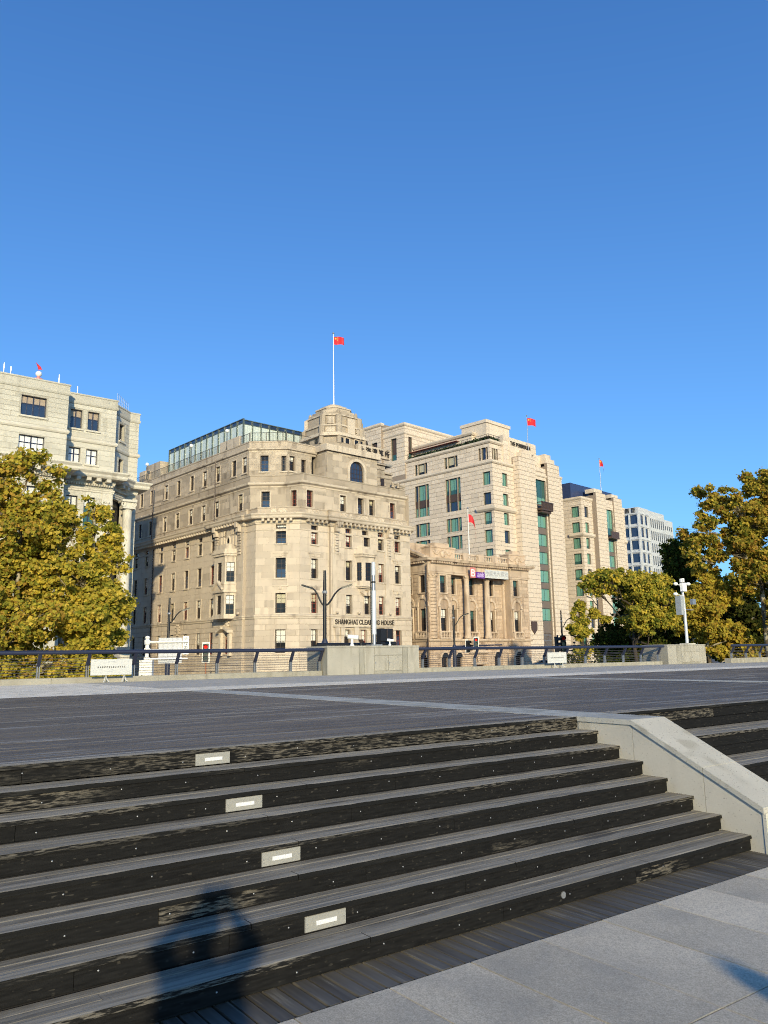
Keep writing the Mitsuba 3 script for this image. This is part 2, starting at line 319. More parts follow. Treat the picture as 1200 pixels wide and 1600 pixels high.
for i, c in enumerate([(.42, .372, .295), (.38, .338, .27), (.445, .397, .317)]): mat(f'granite_{i}', granite(i * 7.7, c), .7, .3)
def conc(k, base):
    def fn(p, n, uv):
        a = fbm(p.x * 1.4 + k, p.y * 1.4, p.z * 1.4, 4); pit = smoothstep(.79, .88, noise(p.x * 75, p.y * 75, p.z * 75)); s = noise(p.x * 6, p.y * 6 + k, p.z * .9); g = noise(p.x * 130, p.y * 130, p.z * 130)
        c = mi.Color3f(base) * (.78 + .34 * a + .10 * g)
        return mix(mix(c, (.24, .22, .17), smoothstep(.52, .85, s) * .45), (.16, .14, .11), pit * .6)
    return proc(fn)
mat('conc_cap', conc(1.0, (.44, .42, .37))); mat('conc_face', conc(5.0, (.49, .46, .40))); mat('conc_pale', conc(9.0, (.50, .475, .415)))
mat('conc_planter', conc(27.0, (.36, .34, .295))); mat('conc_planter_dark', conc(31.0, (.30, .285, .245))); mat('kerb', conc(13.0, (.33, .31, .26))); mat('terr_pale', conc(17.0, (.46, .43, .38)), .7, .3); mat('terr_grey', conc(21.0, (.26, .25, .235)), .7, .3); mat('joint_dark', (.02, .019, .018)); mat('asphalt', (.06, .06, .062), .8, .3); mat('earth', (.12, .10, .08))

struct('ground', MB().box(-3000, 3000, -3000, 3000, ROAD - 1, ROAD - .02), 'asphalt')
struct('road', MB().box(-400, 500, 36, 58, ROAD - .5, ROAD), 'asphalt')
lm = MB()
for x in range(-40, 200, 6): lm.box(x, x + 3, 46.9, 47.05, ROAD, ROAD + .004)
add('road__lane_marking', lm, 'm_white', kind='stuff')
struct('pavement', MB().box(-400, 500, 58.2, 74.0, ROAD - .5, ROAD + .13), 'terr_grey')
# paving of the lower plaza: base sheet and slabs
struct('plaza', MB().box(-40, 60, -26, 4.245, FLOOR - .5, FLOOR - .032), 'joint_dark')
rr = random.Random(4)
xs = [.42 + .661 * k for k in range(-6, 18)]; yj = [4.236, 2.845, 1.455, .06]
far = MB()
for j in range(3):
    for i in range(len(xs) - 1):
        a, b = xs[i] + .0045, xs[i + 1] - .0045; z = FLOOR + rr.uniform(-.0015, .0015); m = MB(); e = .0008
        m.hexa([(x, y, zz) for (x, y, zz) in [(a, yj[j + 1] + .0045, z - .04), (a + e, yj[j + 1] + .0045 + e, z), (a, yj[j] - .0045, z - .04), (a + e, yj[j] - .0045 - e, z), (b, yj[j + 1] + .0045, z - .04), (b - e, yj[j + 1] + .0045 + e, z), (b, yj[j] - .0045, z - .04), (b - e, yj[j] - .0045 - e, z)]])
        if 1.5 < a < 9.5 and j < 2: add('plaza__slab', m, f'granite_{rr.randrange(3)}')
        else: far.tm(m.mesh())
for j in range(16):
    for i in range(60): far.box(-18 + i * .661 + .003, -18 + i * .661 + .658, -1.33 - j * 1.39 + .003, .06 - j * 1.39 - .003, FLOOR - .02, FLOOR)
for i in range(60):
    x = .42 + .661 * 17 + i * .661
    for j in range(3): far.box(x + .003, x + .658, yj[j + 1] + .0045, yj[j] - .0045, FLOOR - .02, FLOOR)
add('plaza__slab_field', far, 'granite_1', kind='stuff')
# strip of cross boards at the foot of the steps
struct('boardwalk', MB().box(-20, 40, 4.246, 4.80, FLOOR - .3, FLOOR - .045), 'joint_dark')
rest = MB()
for i in range(-120, 260):
    x = i * .1057; m = MB().box(x + .008, x + .0955, 4.25, 4.69, FLOOR - .028, FLOOR - .004 + rr.uniform(-.003, .002))
    if 1.9 < x < 11.5: add('boardwalk__board', m, 'w_walk')
    else: rest.tm(m.mesh())
add('boardwalk__board_field', rest, 'w_walk', kind='stuff')

# steps
Y0, T, R = 6.81, .309, .15
def board(x0, x1, y0, y1, z0, z1, e=.006):   # a board with eased edges
    c = m3.Manifold.cube((x1 - x0, y1 - y0, z1 - z0)).translate((x0, y0, z0)); m = MB()
    p = []
    prof = [(y0 + e, z0), (y1 - e, z0), (y1, z0 + e), (y1, z1 - e), (y1 - e, z1), (y0 + e, z1), (y0, z1 - e), (y0, z0 + e)]
    v = [(x, y, z) for x in (x0, x1) for y, z in prof]; n = 8
    f = [[j, (j + 1) % n, n + (j + 1) % n, n + j] for j in range(n)]; f = [q for a, b, c_, d in f for q in ([a, b, c_], [a, c_, d])] + [[0, j + 1, j] for j in range(1, n - 1)] + [[n, n + j, n + j + 1] for j in range(1, n - 1)]
    return m.add(v, f)
def worn_nose(x0, x1, yf, z, w=.115, th=.036, seed=0):   # the front board of a tread with a worn, chipped front edge
    n = max(4, int((x1 - x0) / .035)); x = np.linspace(x0, x1, n + 1); P = np.stack([x * 2.3, np.full_like(x, seed * 3.7), np.zeros_like(x)], 1)
    c = .004 + .022 * np.clip(meshkit.fbm(P * 1.7, 4) - .36, 0, 1) ** 1 * 1.6 + .012 * np.clip(meshkit.noise(P * 9, 3) - .62, 0, 1) * 2
    c2 = .003 + .02 * np.clip(meshkit.fbm(P * 1.3 + 7, 3) - .42, 0, 1)
    prof = [(yf + 0 * x, z - th + 0 * x), (yf + .002 + 0 * x, z - c), (yf + c * .45, z - c * .35), (yf + c * 1.25, z - .0005 - c2 * .06), (yf + w + 0 * x, z + 0 * x), (yf + w + 0 * x, z - th + 0 * x)]
    k = len(prof); v = np.stack([np.stack([x, a, b], 1) for a, b in prof], 1).reshape(-1, 3)
    f = [[i * k + j, i * k + (j + 1) % k, (i + 1) * k + (j + 1) % k, (i + 1) * k + j] for i in range(n) for j in range(k)]
    f = [q for a, b, c_, d in f for q in ([a, b, c_], [a, c_, d])] + [[0, j + 1, j] for j in range(1, k - 1)] + [[n * k, n * k + j, n * k + j + 1] for j in range(1, k - 1)]
    return MB().add(v, f)
def joints(x0, x1, first, rng, lo=2.2, hi=3.3):
    out, x = [x0], first
    while x < x1 - .5:
        if x > x0 + .3: out.append(x)
        x += rng.uniform(lo, hi)
    return out + [x1]
XL, XR = -4.5, 7.90
st = thing('wooden_steps', 'broad flight of black-stained wooden steps with worn treads climbing left of the sloping concrete wall', 'steps')
rj = [[1.45, 4.30, 7.0], [4.15], [1.3, 4.6], [3.9], [4.78, 1.0], [2.0, 3.62, 6.4], [1.4, 2.35, 4.35], [4.45, 6.05]]
rng = random.Random(11)
for k in range(8):
    yf, z = Y0 - T * k, -R * k
    br = [XL] + sorted(rj[k]) + [XR]
    for a, b in zip(br, br[1:]): add(f'{st}__riser_board', board(a + .002, b - .002, yf + .012, yf + .034, z - R + .004, z - .0375, .003), f'w_riser_{2 if (k == 0 or (k == 1 and a < 2)) else rng.choice([0, 0, 1])}')
    js = joints(XL, XR, rng.uniform(-3, -1), rng)
    for a, b in zip(js, js[1:]): add(f'{st}__nosing_board', worn_nose(a + .003, b - .003, yf - .008, z + .001, .118, .036, k * 7 + a), 'w_nose')
    if k:
        for q in (0, 1):
            js = joints(XL, XR, rng.uniform(-3, -1), rng); y = yf + .117 + q * .1015
            for a, b in zip(js, js[1:]): add(f'{st}__tread_board', board(a + .002, b - .002, y, y + .0925, z - .034, z + rng.uniform(-.002, .0015), .004), 'w_tread')
cm = MB()
for k in range(1, 8): cm.box(XL, XR + .05, Y0 - T * k + .04, Y0 - T * (k - 1) + .039, FLOOR - .02, -R * k - .04)
add(f'{st}__carcass', cm, 'm_black')
for k, x in ((0, 2.87), (2, 2.88), (4, 2.89), (6, 2.90)):
    yf, z = Y0 - T * k, -R * k
    s = add(f'{st}__step_light', board(x, x + .325, yf + .0, yf + .02, z - .142, z - .042, .003), 'm_plate', label=['pale metal step light in the top riser', 'pale metal step light in the third riser', 'pale metal step light in the fifth riser', 'pale metal step light in the seventh riser'][k // 2])
    add(f'{s}__lens', MB().box(x + .085, x + .25, yf - .004, yf, z - .108, z - .080), 'm_lens')
    for sx in (x + .015, x + .31):
        add(f'{s}__screw', MB().lathe((sx, yf - .001, z - .092), [(0, -.005), (.005, -.003), (.005, .003), (0, .005)], 8), 'm_steel')
rng2 = random.Random(5); sm = MB()
for k in range(8):
    for x in np.arange(XL + .4, XR, .62): sm.tm(ico((x + rng2.uniform(-.06, .06), Y0 - T * k + .011, -R * k - .085 + rng2.uniform(-.02, .02)), .006, 1, (1, .6, 1)))
add(f'{st}__screw_head', sm, 'm_steel', kind='stuff')
disc = add('drain_disc', MB().tube([(5.11, Y0 - T * 7 + .004, -1.125), (5.11, Y0 - T * 7 + .013, -1.125)], [.026, .026], 20), 'm_steel'); labels[disc] = {'label': 'small round steel disc on the lowest wooden riser', 'category': 'disc'}
leaf = add('fallen_leaf', MB().add([(7.62, 5.66, -.745), (7.68, 5.63, -.735), (7.66, 5.70, -.74), (7.6, 5.69, -.747)], [[0, 1, 2, 3]]), 'yellow_star'); labels[leaf] = {'label': 'small yellow leaf lying on a step beside the concrete wall', 'category': 'leaf'}

# deck behind the steps
struct('terrace', MB().box(-40, 80, Y0 + .12, 29.9, ROAD, -.045), 'joint_dark')
dm = MB(); rng = random.Random(21)
for x0, x1 in ((-14, 7.79), (8.57, 19.1), (19.9, 60)):
    y = Y0 + .112; row = 0
    while y < 19.2:
        x = x0
        while x < x1:
            e = min(x1, x + rng.uniform(2.4, 3.6)); dm.box(x + .002, e - .002, y + .003, y + .121, -.03, rng.uniform(-.003, .001)); x = e
        y += .125
add('terrace__deck_board', dm, 'w_deck', kind='stuff')
rng = random.Random(8); ps = MB(); pg = MB()
for x0 in (7.80, 19.11):
    y = Y0 - .0
    while y < 19.2: add('terrace__border_slab', board(x0, x0 + .76, y + .004, min(y + 1.9, 19.2) - .004, -.03, .002, .006), 'conc_pale'); y += 1.9
for x in np.arange(-30, 79, 1.9):
    for y0, y1 in ((19.205, 21.4), (21.41, 24.2), (24.21, 26.9), (26.91, 29.38)):
        (ps if (x < 7.6 or y0 < 20) else pg).box(x + .004, x + 1.896, y0, y1 - .006, -.03, .001)
add('terrace__pale_slab', ps, 'terr_pale', kind='stuff'); add('terrace__grey_slab', pg, 'terr_grey', kind='stuff')

# the sloping concrete wall beside the steps
cw = thing('concrete_stair_wall', 'sloping pale concrete wall with capstones at the right end of the wooden steps', 'wall')
x0, x1 = 7.90, 8.52; ya, yb, zb = 6.0, 4.48, -.77
def slab(xa, xb, pts):   # side outline (y, z) from xa to xb
    n = len(pts); v = [(x, y, z) for x in (xa, xb) for y, z in pts]
    f = [[j, (j + 1) % n, n + (j + 1) % n, n + j] for j in range(n)]; f = [q for a, b, c, d in f for q in ([a, b, c], [a, c, d])]
    m = trimesh.creation.triangulate_polygon(Polygon(pts), engine='earcut'); 
    idx = [int(np.argmin([np.hypot(*(np.array(p) - q)) for p in pts])) for q in m[0]]
    f += [[idx[a], idx[b], idx[c]] for a, b, c in m[1]] + [[n + idx[a], n + idx[b], n + idx[c]] for a, b, c in m[1]]
    return MB().add(v, f)
def zl(y, off=0): return (min(0, (y - ya) * (-zb) / (ya - yb)) if y < ya else 0) - off
ct = .055
for p, q in ((6.80, 6.003), (5.997, 5.13), (5.124, 4.50)):
    add(f'{cw}__face_panel', slab(x0, x0 + .10, [(p, -1.25), (p, zl(p, ct)), (q, zl(q, ct)), (q, -1.25)]), 'conc_face')
add(f'{cw}__body', slab(x0 + .012, x1 - .01, [(6.9, -1.25), (6.9, -ct - .004), (6.0, -ct - .004), (4.50, zl(4.50, ct + .004)), (4.50, -1.25)]), 'conc_face')
add(f'{cw}__cap', slab(x0 - .022, x1 + .015, [(6.80, .004), (6.0, .004), (6.0, -ct), (6.80, -ct)]), 'conc_cap')
for p, q in ((5.998, 5.122), (5.116, 4.478)):
    add(f'{cw}__cap', slab(x0 - .022, x1 + .015, [(p, zl(p) + .004), (q, zl(q) + .004), (q, zl(q, ct)), (p, zl(p, ct))]), 'conc_cap')
add(f'{cw}__end_panel', MB().box(x0 - .01, x1 + .005, 4.465, 4.50, -1.21, zl(4.5, ct + .004)), 'conc_pale')

# deep seating steps right of the wall
ss = thing('seating_steps', 'deep black wooden seating steps with chipped paint right of the sloping concrete wall', 'steps')
rng = random.Random(31)
for k in range(4):
    yf, z = Y0 - .62 * k, -.30 * k
    for q in (0, 1):
        js = joints(8.53, 30, 10.9 + .7 * k + q * .9, rng)
        for a, b in zip(js, js[1:]):
            if a < 16: add(f'{ss}__riser_board', board(a + .002, b - .002, yf + .012 + .004 * q, yf + .034, z - .04 - .13 * (q + 1) + .003, z - .04 - .13 * q - .003, .004), f'w_riser_{[2, 1, 0][rng.randrange(3)]}')
    js = joints(8.53, 30, 10.2 + .6 * k, rng)
    for a, b in zip(js, js[1:]): add(f'{ss}__nosing_board', worn_nose(a + .003, b - .003, yf - .008, z + .001, .118, .038, k * 5 + 90 + a), 'w_nose')
    if k:
        for q in range(5):
            js = joints(8.53, 30, 9.5 + rng.uniform(0, 2), rng); y = yf + .117 + q * .1035
            for a, b in zip(js, js[1:]): add(f'{ss}__tread_board', board(a + .002, b - .002, y, y + .0955, z - .034, z + rng.uniform(-.002, .0015), .004), 'w_tread')
cm = MB()
for k in range(1, 4): cm.box(8.53, 30, Y0 - .62 * k + .04, Y0 - .62 * (k - 1) + .039, FLOOR - .02, -.3 * k - .04)
add(f'{ss}__carcass', cm, 'm_black')
struct('terrace_edge', MB().box(-40, XL - .01, 6.5, Y0 + .11, ROAD, -.002), 'terr_grey')
struct('terrace_edge', MB().box(30.01, 80, 6.5, Y0 + .11, ROAD, -.002), 'terr_grey')

# ---------------------------------------------------------------- railing, planters, signs on the terrace
def railing(xa, xb, y, label, step=1.65, first=None, base=True, kh=.20, kmat='kerb'):
    k = thing('railing', label, 'railing')
    rail = MB(); rail.tube([(xa, y - .26, 1.075), (xb, y - .26, 1.075)], [.075, .075], 14); add(f'{k}__handrail', rail, 'm_navy', 40)
    xs_ = list(np.arange((first if first is not None else xa + .1), xb - .05, step)); xs_ = xs_ + [xb - .06] if xb - xs_[-1] > .6 else xs_
    for x in xs_:
        p = MB()
        for dx in (-.035, .035): p.hexa([(x + dx + a, yy, z) for a in (-.012, .012) for z, ys in ((kh, (y - .06, y + .06)), (.66, (y - .055, y + .045))) for yy in ys])
        q = add(f'{k}__post', p, 'm_steel')
        h = MB(); h.hexa([(x + a, yy, z) for a in (-.05, .05) for z, ys in ((.60, (y - .065, y + .05)), (1.03, (y - .30, y - .2))) for yy in ys]); add(f'{q}__bracket', h, 'm_navy')
    for i in range(7):
        z = .30 + .095 * i; yy = y - .005 - max(0, z - .62) * .5
        add(f'{k}__cable', MB().tube([(xa, yy, z), (xb, yy, z)], [.010, .010], 6), 'm_cable')
    x = xa
    while base and x < xb - .02:
        e = min(x + 1.9, xb); add(f'{k}__base_stone', board(x + .004, e - .004, y - .12, y + .28, -.02, kh + rr.uniform(-.004, .004), .015), kmat); x = e
railing(-12.0, 17.93, 29.4, 'dark blue metal railing with cables left of the large concrete planter', first=-11.6 + .01)
railing(22.95, 41.9, 29.4, 'dark blue metal railing with cables between the two concrete planters', first=23.5)
railing(46.3, 70, 27.6, 'dark metal railing with cables right of the smaller concrete planter', first=46.6, kh=.30)

def planter(xa, xb, y0, y1, h, label, cuts, doors):
    k = thing('concrete_planter', label, 'planter')
    add(f'{k}__body', MB().box(xa + .02, xb - .02, y0 + .03, y1, -.05, h - .02), 'conc_planter_dark')
    cs = [xa] + cuts + [xb]
    for a, b in zip(cs, cs[1:]):
        ds = [d for d in doors if a - .01 <= d[0] and d[1] <= b + .01]
        if not ds: add(f'{k}__panel', board(a + .012, b - .012, y0, y0 + .04, 0, h - .09, .006), 'conc_planter' if (b - a) > .5 else 'conc_planter_dark')
        else:
            zt = ds[0][3]
            add(f'{k}__panel', board(a + .012, b - .012, y0, y0 + .04, zt + .012, h - .09, .006), 'conc_planter')
            for d in ds: q = add(f'{k}__access_door', board(d[0] + .014, d[1] - .014, y0 - .006, y0 + .03, d[2] + .012, d[3] - .012, .005), 'conc_planter'); add(f'{q}__handle', MB().box(d[0] + .05, d[0] + .075, y0 - .02, y0 - .004, (d[2] + d[3]) / 2 - .06, (d[2] + d[3]) / 2 + .06), 'm_steel')
            add(f'{k}__panel', board(a + .012, b - .012, y0, y0 + .04, 0, ds[0][2], .005), 'conc_planter_dark')
    add(f'{k}__rim', board(xa - .01, xb + .01, y0 - .012, y1 + .01, h - .085, h, .012), 'conc_planter')
    return k
planter(17.95, 22.92, 28.9, 30.6, 1.235, 'large pale concrete planter block carrying a tall white pole', [19.58, 19.85, 20.4, 21.95, 22.25], [(20.4, 21.15, .12, .80), (21.15, 21.95, .12, .80)])
p2 = planter(42.1, 46.1, 29.0, 30.8, 1.185, 'smaller pale concrete planter block carrying the right camera pole', [43.0, 43.5, 44.5, 45.4], [(43.5, 44.5, .1, .72), (44.5, 45.4, .1, .72)])
def flyer(x, label):
    k = thing('sign_board', label, 'sign', 'white sign boards leaning at the railing')
    add(f'{k}__panel', board(x, x + 1.45, 28.86, 28.90, .26, .82, .01), 'm_board')
    rg = random.Random(int(x)); g = MB(); cx = x + .725
    for i in range(13): u = cx - .50 + i * .078; [g.box(u + rg.uniform(0, .02), u + rg.uniform(.03, .055), 28.855, 28.8585, z, z + .011) for z in (.515, .53, .548, .563)]; g.box(u + .02, u + .031, 28.855, 28.8585, .512, .572)
    add(f'{k}__writing', g, 'black_text')
    o = MB()
    for i in range(24): 
        a = i / 23 * np.pi; o.box(cx + .11 * np.cos(a) - .008, cx + .11 * np.cos(a) + .008, 28.855, 28.8585, .70 + .035 * np.sin(a), .707 + .035 * np.sin(a))
    o.box(cx - .2, cx + .2, 28.855, 28.8585, .40, .405); 
    for s in (-1, 1): o.box(cx + s * .58 - .05, cx + s * .58 + .05, 28.855, 28.8585, .74, .745); o.box(cx + s * .6 - .05, cx + s * .6 + .05, 28.855, 28.8585, .36, .365)
    add(f'{k}__ornament', o, 'm_steel')
    for dx in (.55, 1.2): add(f'{k}__foot', MB().tube([(x + dx - .1, 28.82, .02), (x + dx - .05, 28.9, .1), (x + dx, 28.92, .28), (x + dx + .05, 28.9, .1), (x + dx + .1, 28.82, .02)], [.02] * 5, 6), 'm_board')
flyer(8.18, 'white notice board with a thin line of writing at the left railing'); flyer(31.45, 'white notice board with a thin line of writing at the middle railing')
# ---------------------------------------------------------------- the corner building with the domed tower (C)
C = Bld((42.84, 74.57), 6); ck = thing('corner_building', 'seven-storey beige stone corner building with a stepped tower and a glass roof room', 'building')
rng = random.Random(77)
RO = (('m_bronze', .75), ('m_red', .25))
def fr_(): return 'm_red' if rng.random() < .25 else 'm_bronze'
def pn():
    r = rng.random()
    return ('g_dark',) if r < .25 else ('g_dark', 'g_pale') if r < .78 else ('g_blue', 'g_dark') if r < .9 else ('g_dark', 'g_yellow')  # pale upper pane: a reflection put into the pane colour
def cwin(W, uc, w, z0, z1, **k): W.tm = S_CHT; k.setdefault('rec', .13 if W.d[1] < -.9 else .32); return window(ck, W, uc, w, z0, z1, fr=k.pop('fr', fr_()), panes=k.pop('panes', pn()), pane_split=rng.choice([.45, .5, .6, .7]), **k)
BASE = ROAD
GR = [(1.25, 3.75), (5.5, 7.65), (9.3, 11.5), (13.1, 14.45)]
ZC = 15.3
cb = MB()
# lower body: front, front pavilion, corner facet, side, side pavilion
fl = C.wall(0, 0, 0, 4.0); fp = C.wall(4.0, -.35, 0, 9.2); f2 = C.wall(13.2, 0, 0, 3.5)
ch = C.wall(-3.45, 3.45, -45, 4.88)
sp = C.wall(-3.80, 11.7, -90, 6.3); s0 = C.wall(-3.45, 5.4, -90, 1.95); s2 = C.wall(-3.45, 36, -90, 24.3)
for W, ucs, w in ((fl, [1.98], .95), (f2, [1.35], .95), (ch, [2.78], 1.12)):
    for z0, z1 in GR: [cwin(W, u, w, z0, z1, trim=.14 if z0 > 5 else None) for u in ucs]
    for u in ucs: cwin(W, u, w, 14.72, 15.22, nz=1, nx=3, sill=False)
for z0, z1 in GR:
    for u in ((2.6, 7.55) if z0 > 5 else (2.3, 7.2)): cwin(fp, u, .92, z0, z1, trim=.13 if z0 > 5 else None)
    if not 9 < z0 < 10: cwin(fp, 5.35 if z0 > 5 else 4.75, .95, z0, z1, trim=.13 if z0 > 5 else None)
for u in (2.6, 5.1, 7.55): cwin(fp, u, .92, 14.72, 15.22, nz=1, nx=3, sill=False)
SV = [12.6, 15.75, 19.0, 22.5, 26.0, 30.2, 33.4]
for v in SV:
    for z0, z1 in GR: cwin(s2, 36 - v, .95, z0, z1, trim=.14 if z0 > 5 else None)
    cwin(s2, 36 - v, .95, 14.72, 15.22, nz=1, nx=3, sill=False)
for u in (3.15,): cwin(sp, u, 1.0, 1.25, 3.55)
for u in (2.2, 4.1): cwin(sp, u, .8, 14.5, 15.1, nz=1, nx=2, sill=False)
for W, u0, u1 in ((fl, 0, 4.0), (fp, 0, 9.2), (f2, 0, 3.5), (ch, 0, 4.88), (sp, 0, 6.3), (s0, 0, 1.95), (s2, 0, 24.3)):
    core(cb, W, u0, u1, BASE, 16.6, .6)
add(f'{ck}__wall', cb, S_JOINT)
cb = MB()
C.prism(cb, [(-2.5, 5), (1.1, 1.1), (16.6, .7), (16.65, 36), (-2.8, 36)], BASE, 16.55)   # dark inside and party walls
add(f'{ck}__inside', cb, 'm_black')
cb = MB(); C.box(cb, 16.66, 16.70, 0, 36, BASE, 20.5); add(f'{ck}__party_wall', cb, S_CH[1])
for W, L, sd in ((fl, 4.0, 1), (fp, 9.2, 2), (f2, 3.5, 3), (ch, 4.88, 4), (sp, 6.3, 5), (s0, 1.95, 6), (s2, 24.3, 7)):
    ex = [(u0 - .14, u1 + .14, z0 - .16, z1 + .14) for u0, u1, z0, z1 in W.open if z0 > 5 and z1 - z0 > 1]
    ashlar(C, W, 0, L, -.6, 4.9, .62, 2.4, .05, .05, sd)
    ashlar(C, W, 0, L, 5.36, 14.55, .76, 1.7, .02, .025, sd + 10, ex)
    ashlar(C, W, 0, L, 14.62, 15.3, .68, 1.9, .02, .03, sd + 20, ex)
    ashlar(C, W, 0, L, BASE, -.66, .9, 2.8, .05, .10, sd + 30)
flush_blocks(C, ck, 'stone', S_CH, 300)
LOW = [(-3.45, 36), (-3.45, 11.7), (-3.8, 11.7), (-3.8, 5.4), (-3.45, 5.4), (-3.45, 3.45), (0, 0), (4.0, 0), (4.0, -.35), (13.2, -.35), (13.2, 0), (16.7, 0)]
LOW2 = [(-3.45, 36), (-3.45, 11.7), (-3.8, 11.7), (-3.8, 4.0), (0, 0), (4.0, 0), (4.0, -.35), (13.2, -.35), (13.2, 0), (16.7, 0)]
add(f'{ck}__string_course', sweep(MB(), C, LOW, [(-.1, 4.93), (.10, 4.93), (.12, 5.1), (.2, 5.16), (.2, 5.30), (.08, 5.355), (-.1, 5.355)]), S_CHT)
add(f'{ck}__string_course', sweep(MB(), C, LOW, [(-.1, 14.56), (.06, 14.56), (.06, 14.615), (-.1, 14.615)]), S_CHT)
add(f'{ck}__plinth', sweep(MB(), C, LOW, [(-.1, -.66), (.16, -.66), (.16, -.55), (-.1, -.55)]), S_CHT)
add(f'{ck}__cornice', sweep(MB(), C, LOW, [(-.2, 15.3), (.14, 15.3), (.14, 15.42), (.2, 15.42), (.2, 15.82), (.78, 15.82), (.84, 15.95), (.84, 16.1), (.95, 16.25), (.95, 16.36), (-.2, 16.58)]), S_CHT)
add(f'{ck}__modillion_row', teeth(MB(), C, [(-3.45, 36), (-3.45, 11.9)], .62, .26, .19, .72, 15.5, 15.815).tm(teeth(MB(), C, [(-3.8, 11.6), (-3.8, 5.5)], .62, .26, .19, .72, 15.5, 15.815).mesh()).tm(teeth(MB(), C, [(-3.45, 3.45), (0, 0)], .62, .26, .19, .72, 15.5, 15.815, .3).mesh())
    .tm(teeth(MB(), C, [(0, 0), (4, 0)], .62, .26, .19, .72, 15.5, 15.815, .3).mesh()).tm(teeth(MB(), C, [(4.0, -.35), (13.2, -.35)], .62, .26, .19, .72, 15.5, 15.815).mesh()).tm(teeth(MB(), C, [(13.2, 0), (16.7, 0)], .62, .26, .19, .72, 15.5, 15.815, .2).mesh()), S_CHT, kind='stuff')
# parapet over the cornice with lattice panels
PAR = [(-3.2, 36), (-3.2, 11.7), (-3.55, 11.7), (-3.55, 5.4), (-3.2, 5.4), (-3.2, 3.6), (.1, .25), (4.0, .25), (4.0, -.1), (13.2, -.1), (13.2, .25), (16.7, .25)]
add(f'{ck}__parapet', sweep(MB(), C, PAR, [(-.5, 16.45), (0, 16.45), (0, 17.1), (.07, 17.12), (.07, 17.24), (-.5, 17.26)]), S_CHU[0])
def lattice(W, uc, z, w, h, name='lattice_panel'):
    m = MB(); n = max(2, int(w / h)); W.box(m, uc - w / 2, uc + w / 2, .0, .03, z - h / 2, z + h / 2)
    for i in range(n):
        u0, u1 = uc - w / 2 + w * i / n, uc - w / 2 + w * (i + 1) / n
        for a, b in (((u0, z - h / 2), (u1, z + h / 2)), ((u0, z + h / 2), (u1, z - h / 2))):
            e = np.array(b) - np.array(a); e /= np.linalg.norm(e); q = np.array([-e[1], e[0]]) * .05
            m.hexa([W.P(x[0], d, x[1]) for x, d in [(np.array(a) - q, .03), (np.array(a) - q, .075), (np.array(a) + q, .03), (np.array(a) + q, .075), (np.array(b) - q, .03), (np.array(b) - q, .075), (np.array(b) + q, .03), (np.array(b) + q, .075)]])
    add(f'{ck}__{name}', m, S_CHT)
for W, u in ((C.wall(0, .25), 2.1), (C.wall(4, -.1), 2.6), (C.wall(4, -.1), 5.0), (C.wall(4, -.1), 7.5), (C.wall(13.2, .25), 1.7), (C.wall(-3.2, 3.6, -45.4), 2.4)): lattice(W, u, 16.82, 1.7, .44)
# attic storey
ub = MB()
fa = C.wall(.7, .55, 0, 15.9); ca = C.wall(-3.1, 5.3, -42, 4.05); ra = C.wall(-.1, 2.6, -69, 2.2); sa = C.wall(-3.1, 36, -90, 30.7)
AT = [(.7, .55)]
for u in (1.75, 6.55, 9.25, 11.0, 14.4): cwin(fa, u - .7, .92, 17.35, 19.3, fr='m_red' if u < 2 else fr_(), trim=.12)
cwin(ca, 1.75, .95, 17.35, 19.3, trim=.12); cwin(ra, 1.1, .8, 17.35, 19.3, fr='m_red', trim=.1)
for v in SV: cwin(sa, 36 - v, .95, 17.35, 19.3, trim=.12)
cwin(sa, 36 - 7.3, .95, 17.3, 19.3, trim=.12)
for W, L in ((fa, 15.9), (ca, 4.05), (ra, 2.2), (sa, 30.7)): core(ub, W, 0, L, 16.4, 21.2, .5)
# top storey
ft = C.wall(.2, 2.75, 0, 3.4); ct_ = C.wall(-3.05, 5.7, -43, 4.4); s_t = C.wall(-3.05, 36, -90, 30.3)
cwin(ct_, 1.75, .95, 21.7, 23.6); cwin(ct_, 4.0, .6, 21.7, 23.5, panes=('g_dark',)); cwin(ft, .7, .8, 21.8, 23.6); cwin(ft, 2.3, .7, 21.8, 23.4)
for v in SV + [8.9, 6.6]: cwin(s_t, 36 - v, .95, 21.7, 23.6, trim=.1)
for W, L in ((ft, 3.4), (ct_, 4.4), (s_t, 30.3)): core(ub, W, 0, L, 21.0, 24.7, .5)
add(f'{ck}__upper_wall', ub, S_JOINT)
ub = MB(); C.prism(ub, [(-2.5, 5.9), (.5, 3.3), (1.2, 1.2), (16.6, 1.2), (16.6, 36), (-2.5, 36)], 16.6, 21.1); C.prism(ub, [(-2.5, 6.3), (.5, 3.4), (3.6, 3.4), (12, 3.4), (12, 36), (-2.5, 36)], 21.1, 24.65)
add(f'{ck}__upper_inside', ub, 'm_black')
for W, L, z0, z1, sd in ((fa, 15.9, 16.5, 19.75, 50), (ca, 4.05, 16.5, 19.75, 51), (ra, 2.2, 16.5, 19.75, 52), (sa, 30.7, 16.5, 19.75, 53), (ft, 3.4, 21.1, 24.0, 54), (ct_, 4.4, 21.1, 24.0, 55), (s_t, 30.3, 21.1, 24.0, 56)):
    ashlar(C, W, 0, L, z0, z1, .82, 2.1, .012, .03, sd, [(u0 - .12, u1 + .12, a - .16, b + .12) for u0, u1, a, b in W.open])
flush_blocks(C, ck, 'upper_stone', S_CHU, 150)
A2 = [(-3.1, 36), (-3.1, 5.3), (-.1, 2.6), (.7, .55), (16.6, .55)]
add(f'{ck}__cornice', sweep(MB(), C, A2, [(-.3, 19.75), (.08, 19.75), (.1, 19.9), (.38, 20.05), (.42, 20.2), (.42, 20.28), (.05, 20.38), (-.3, 20.4)]), S_CHT)
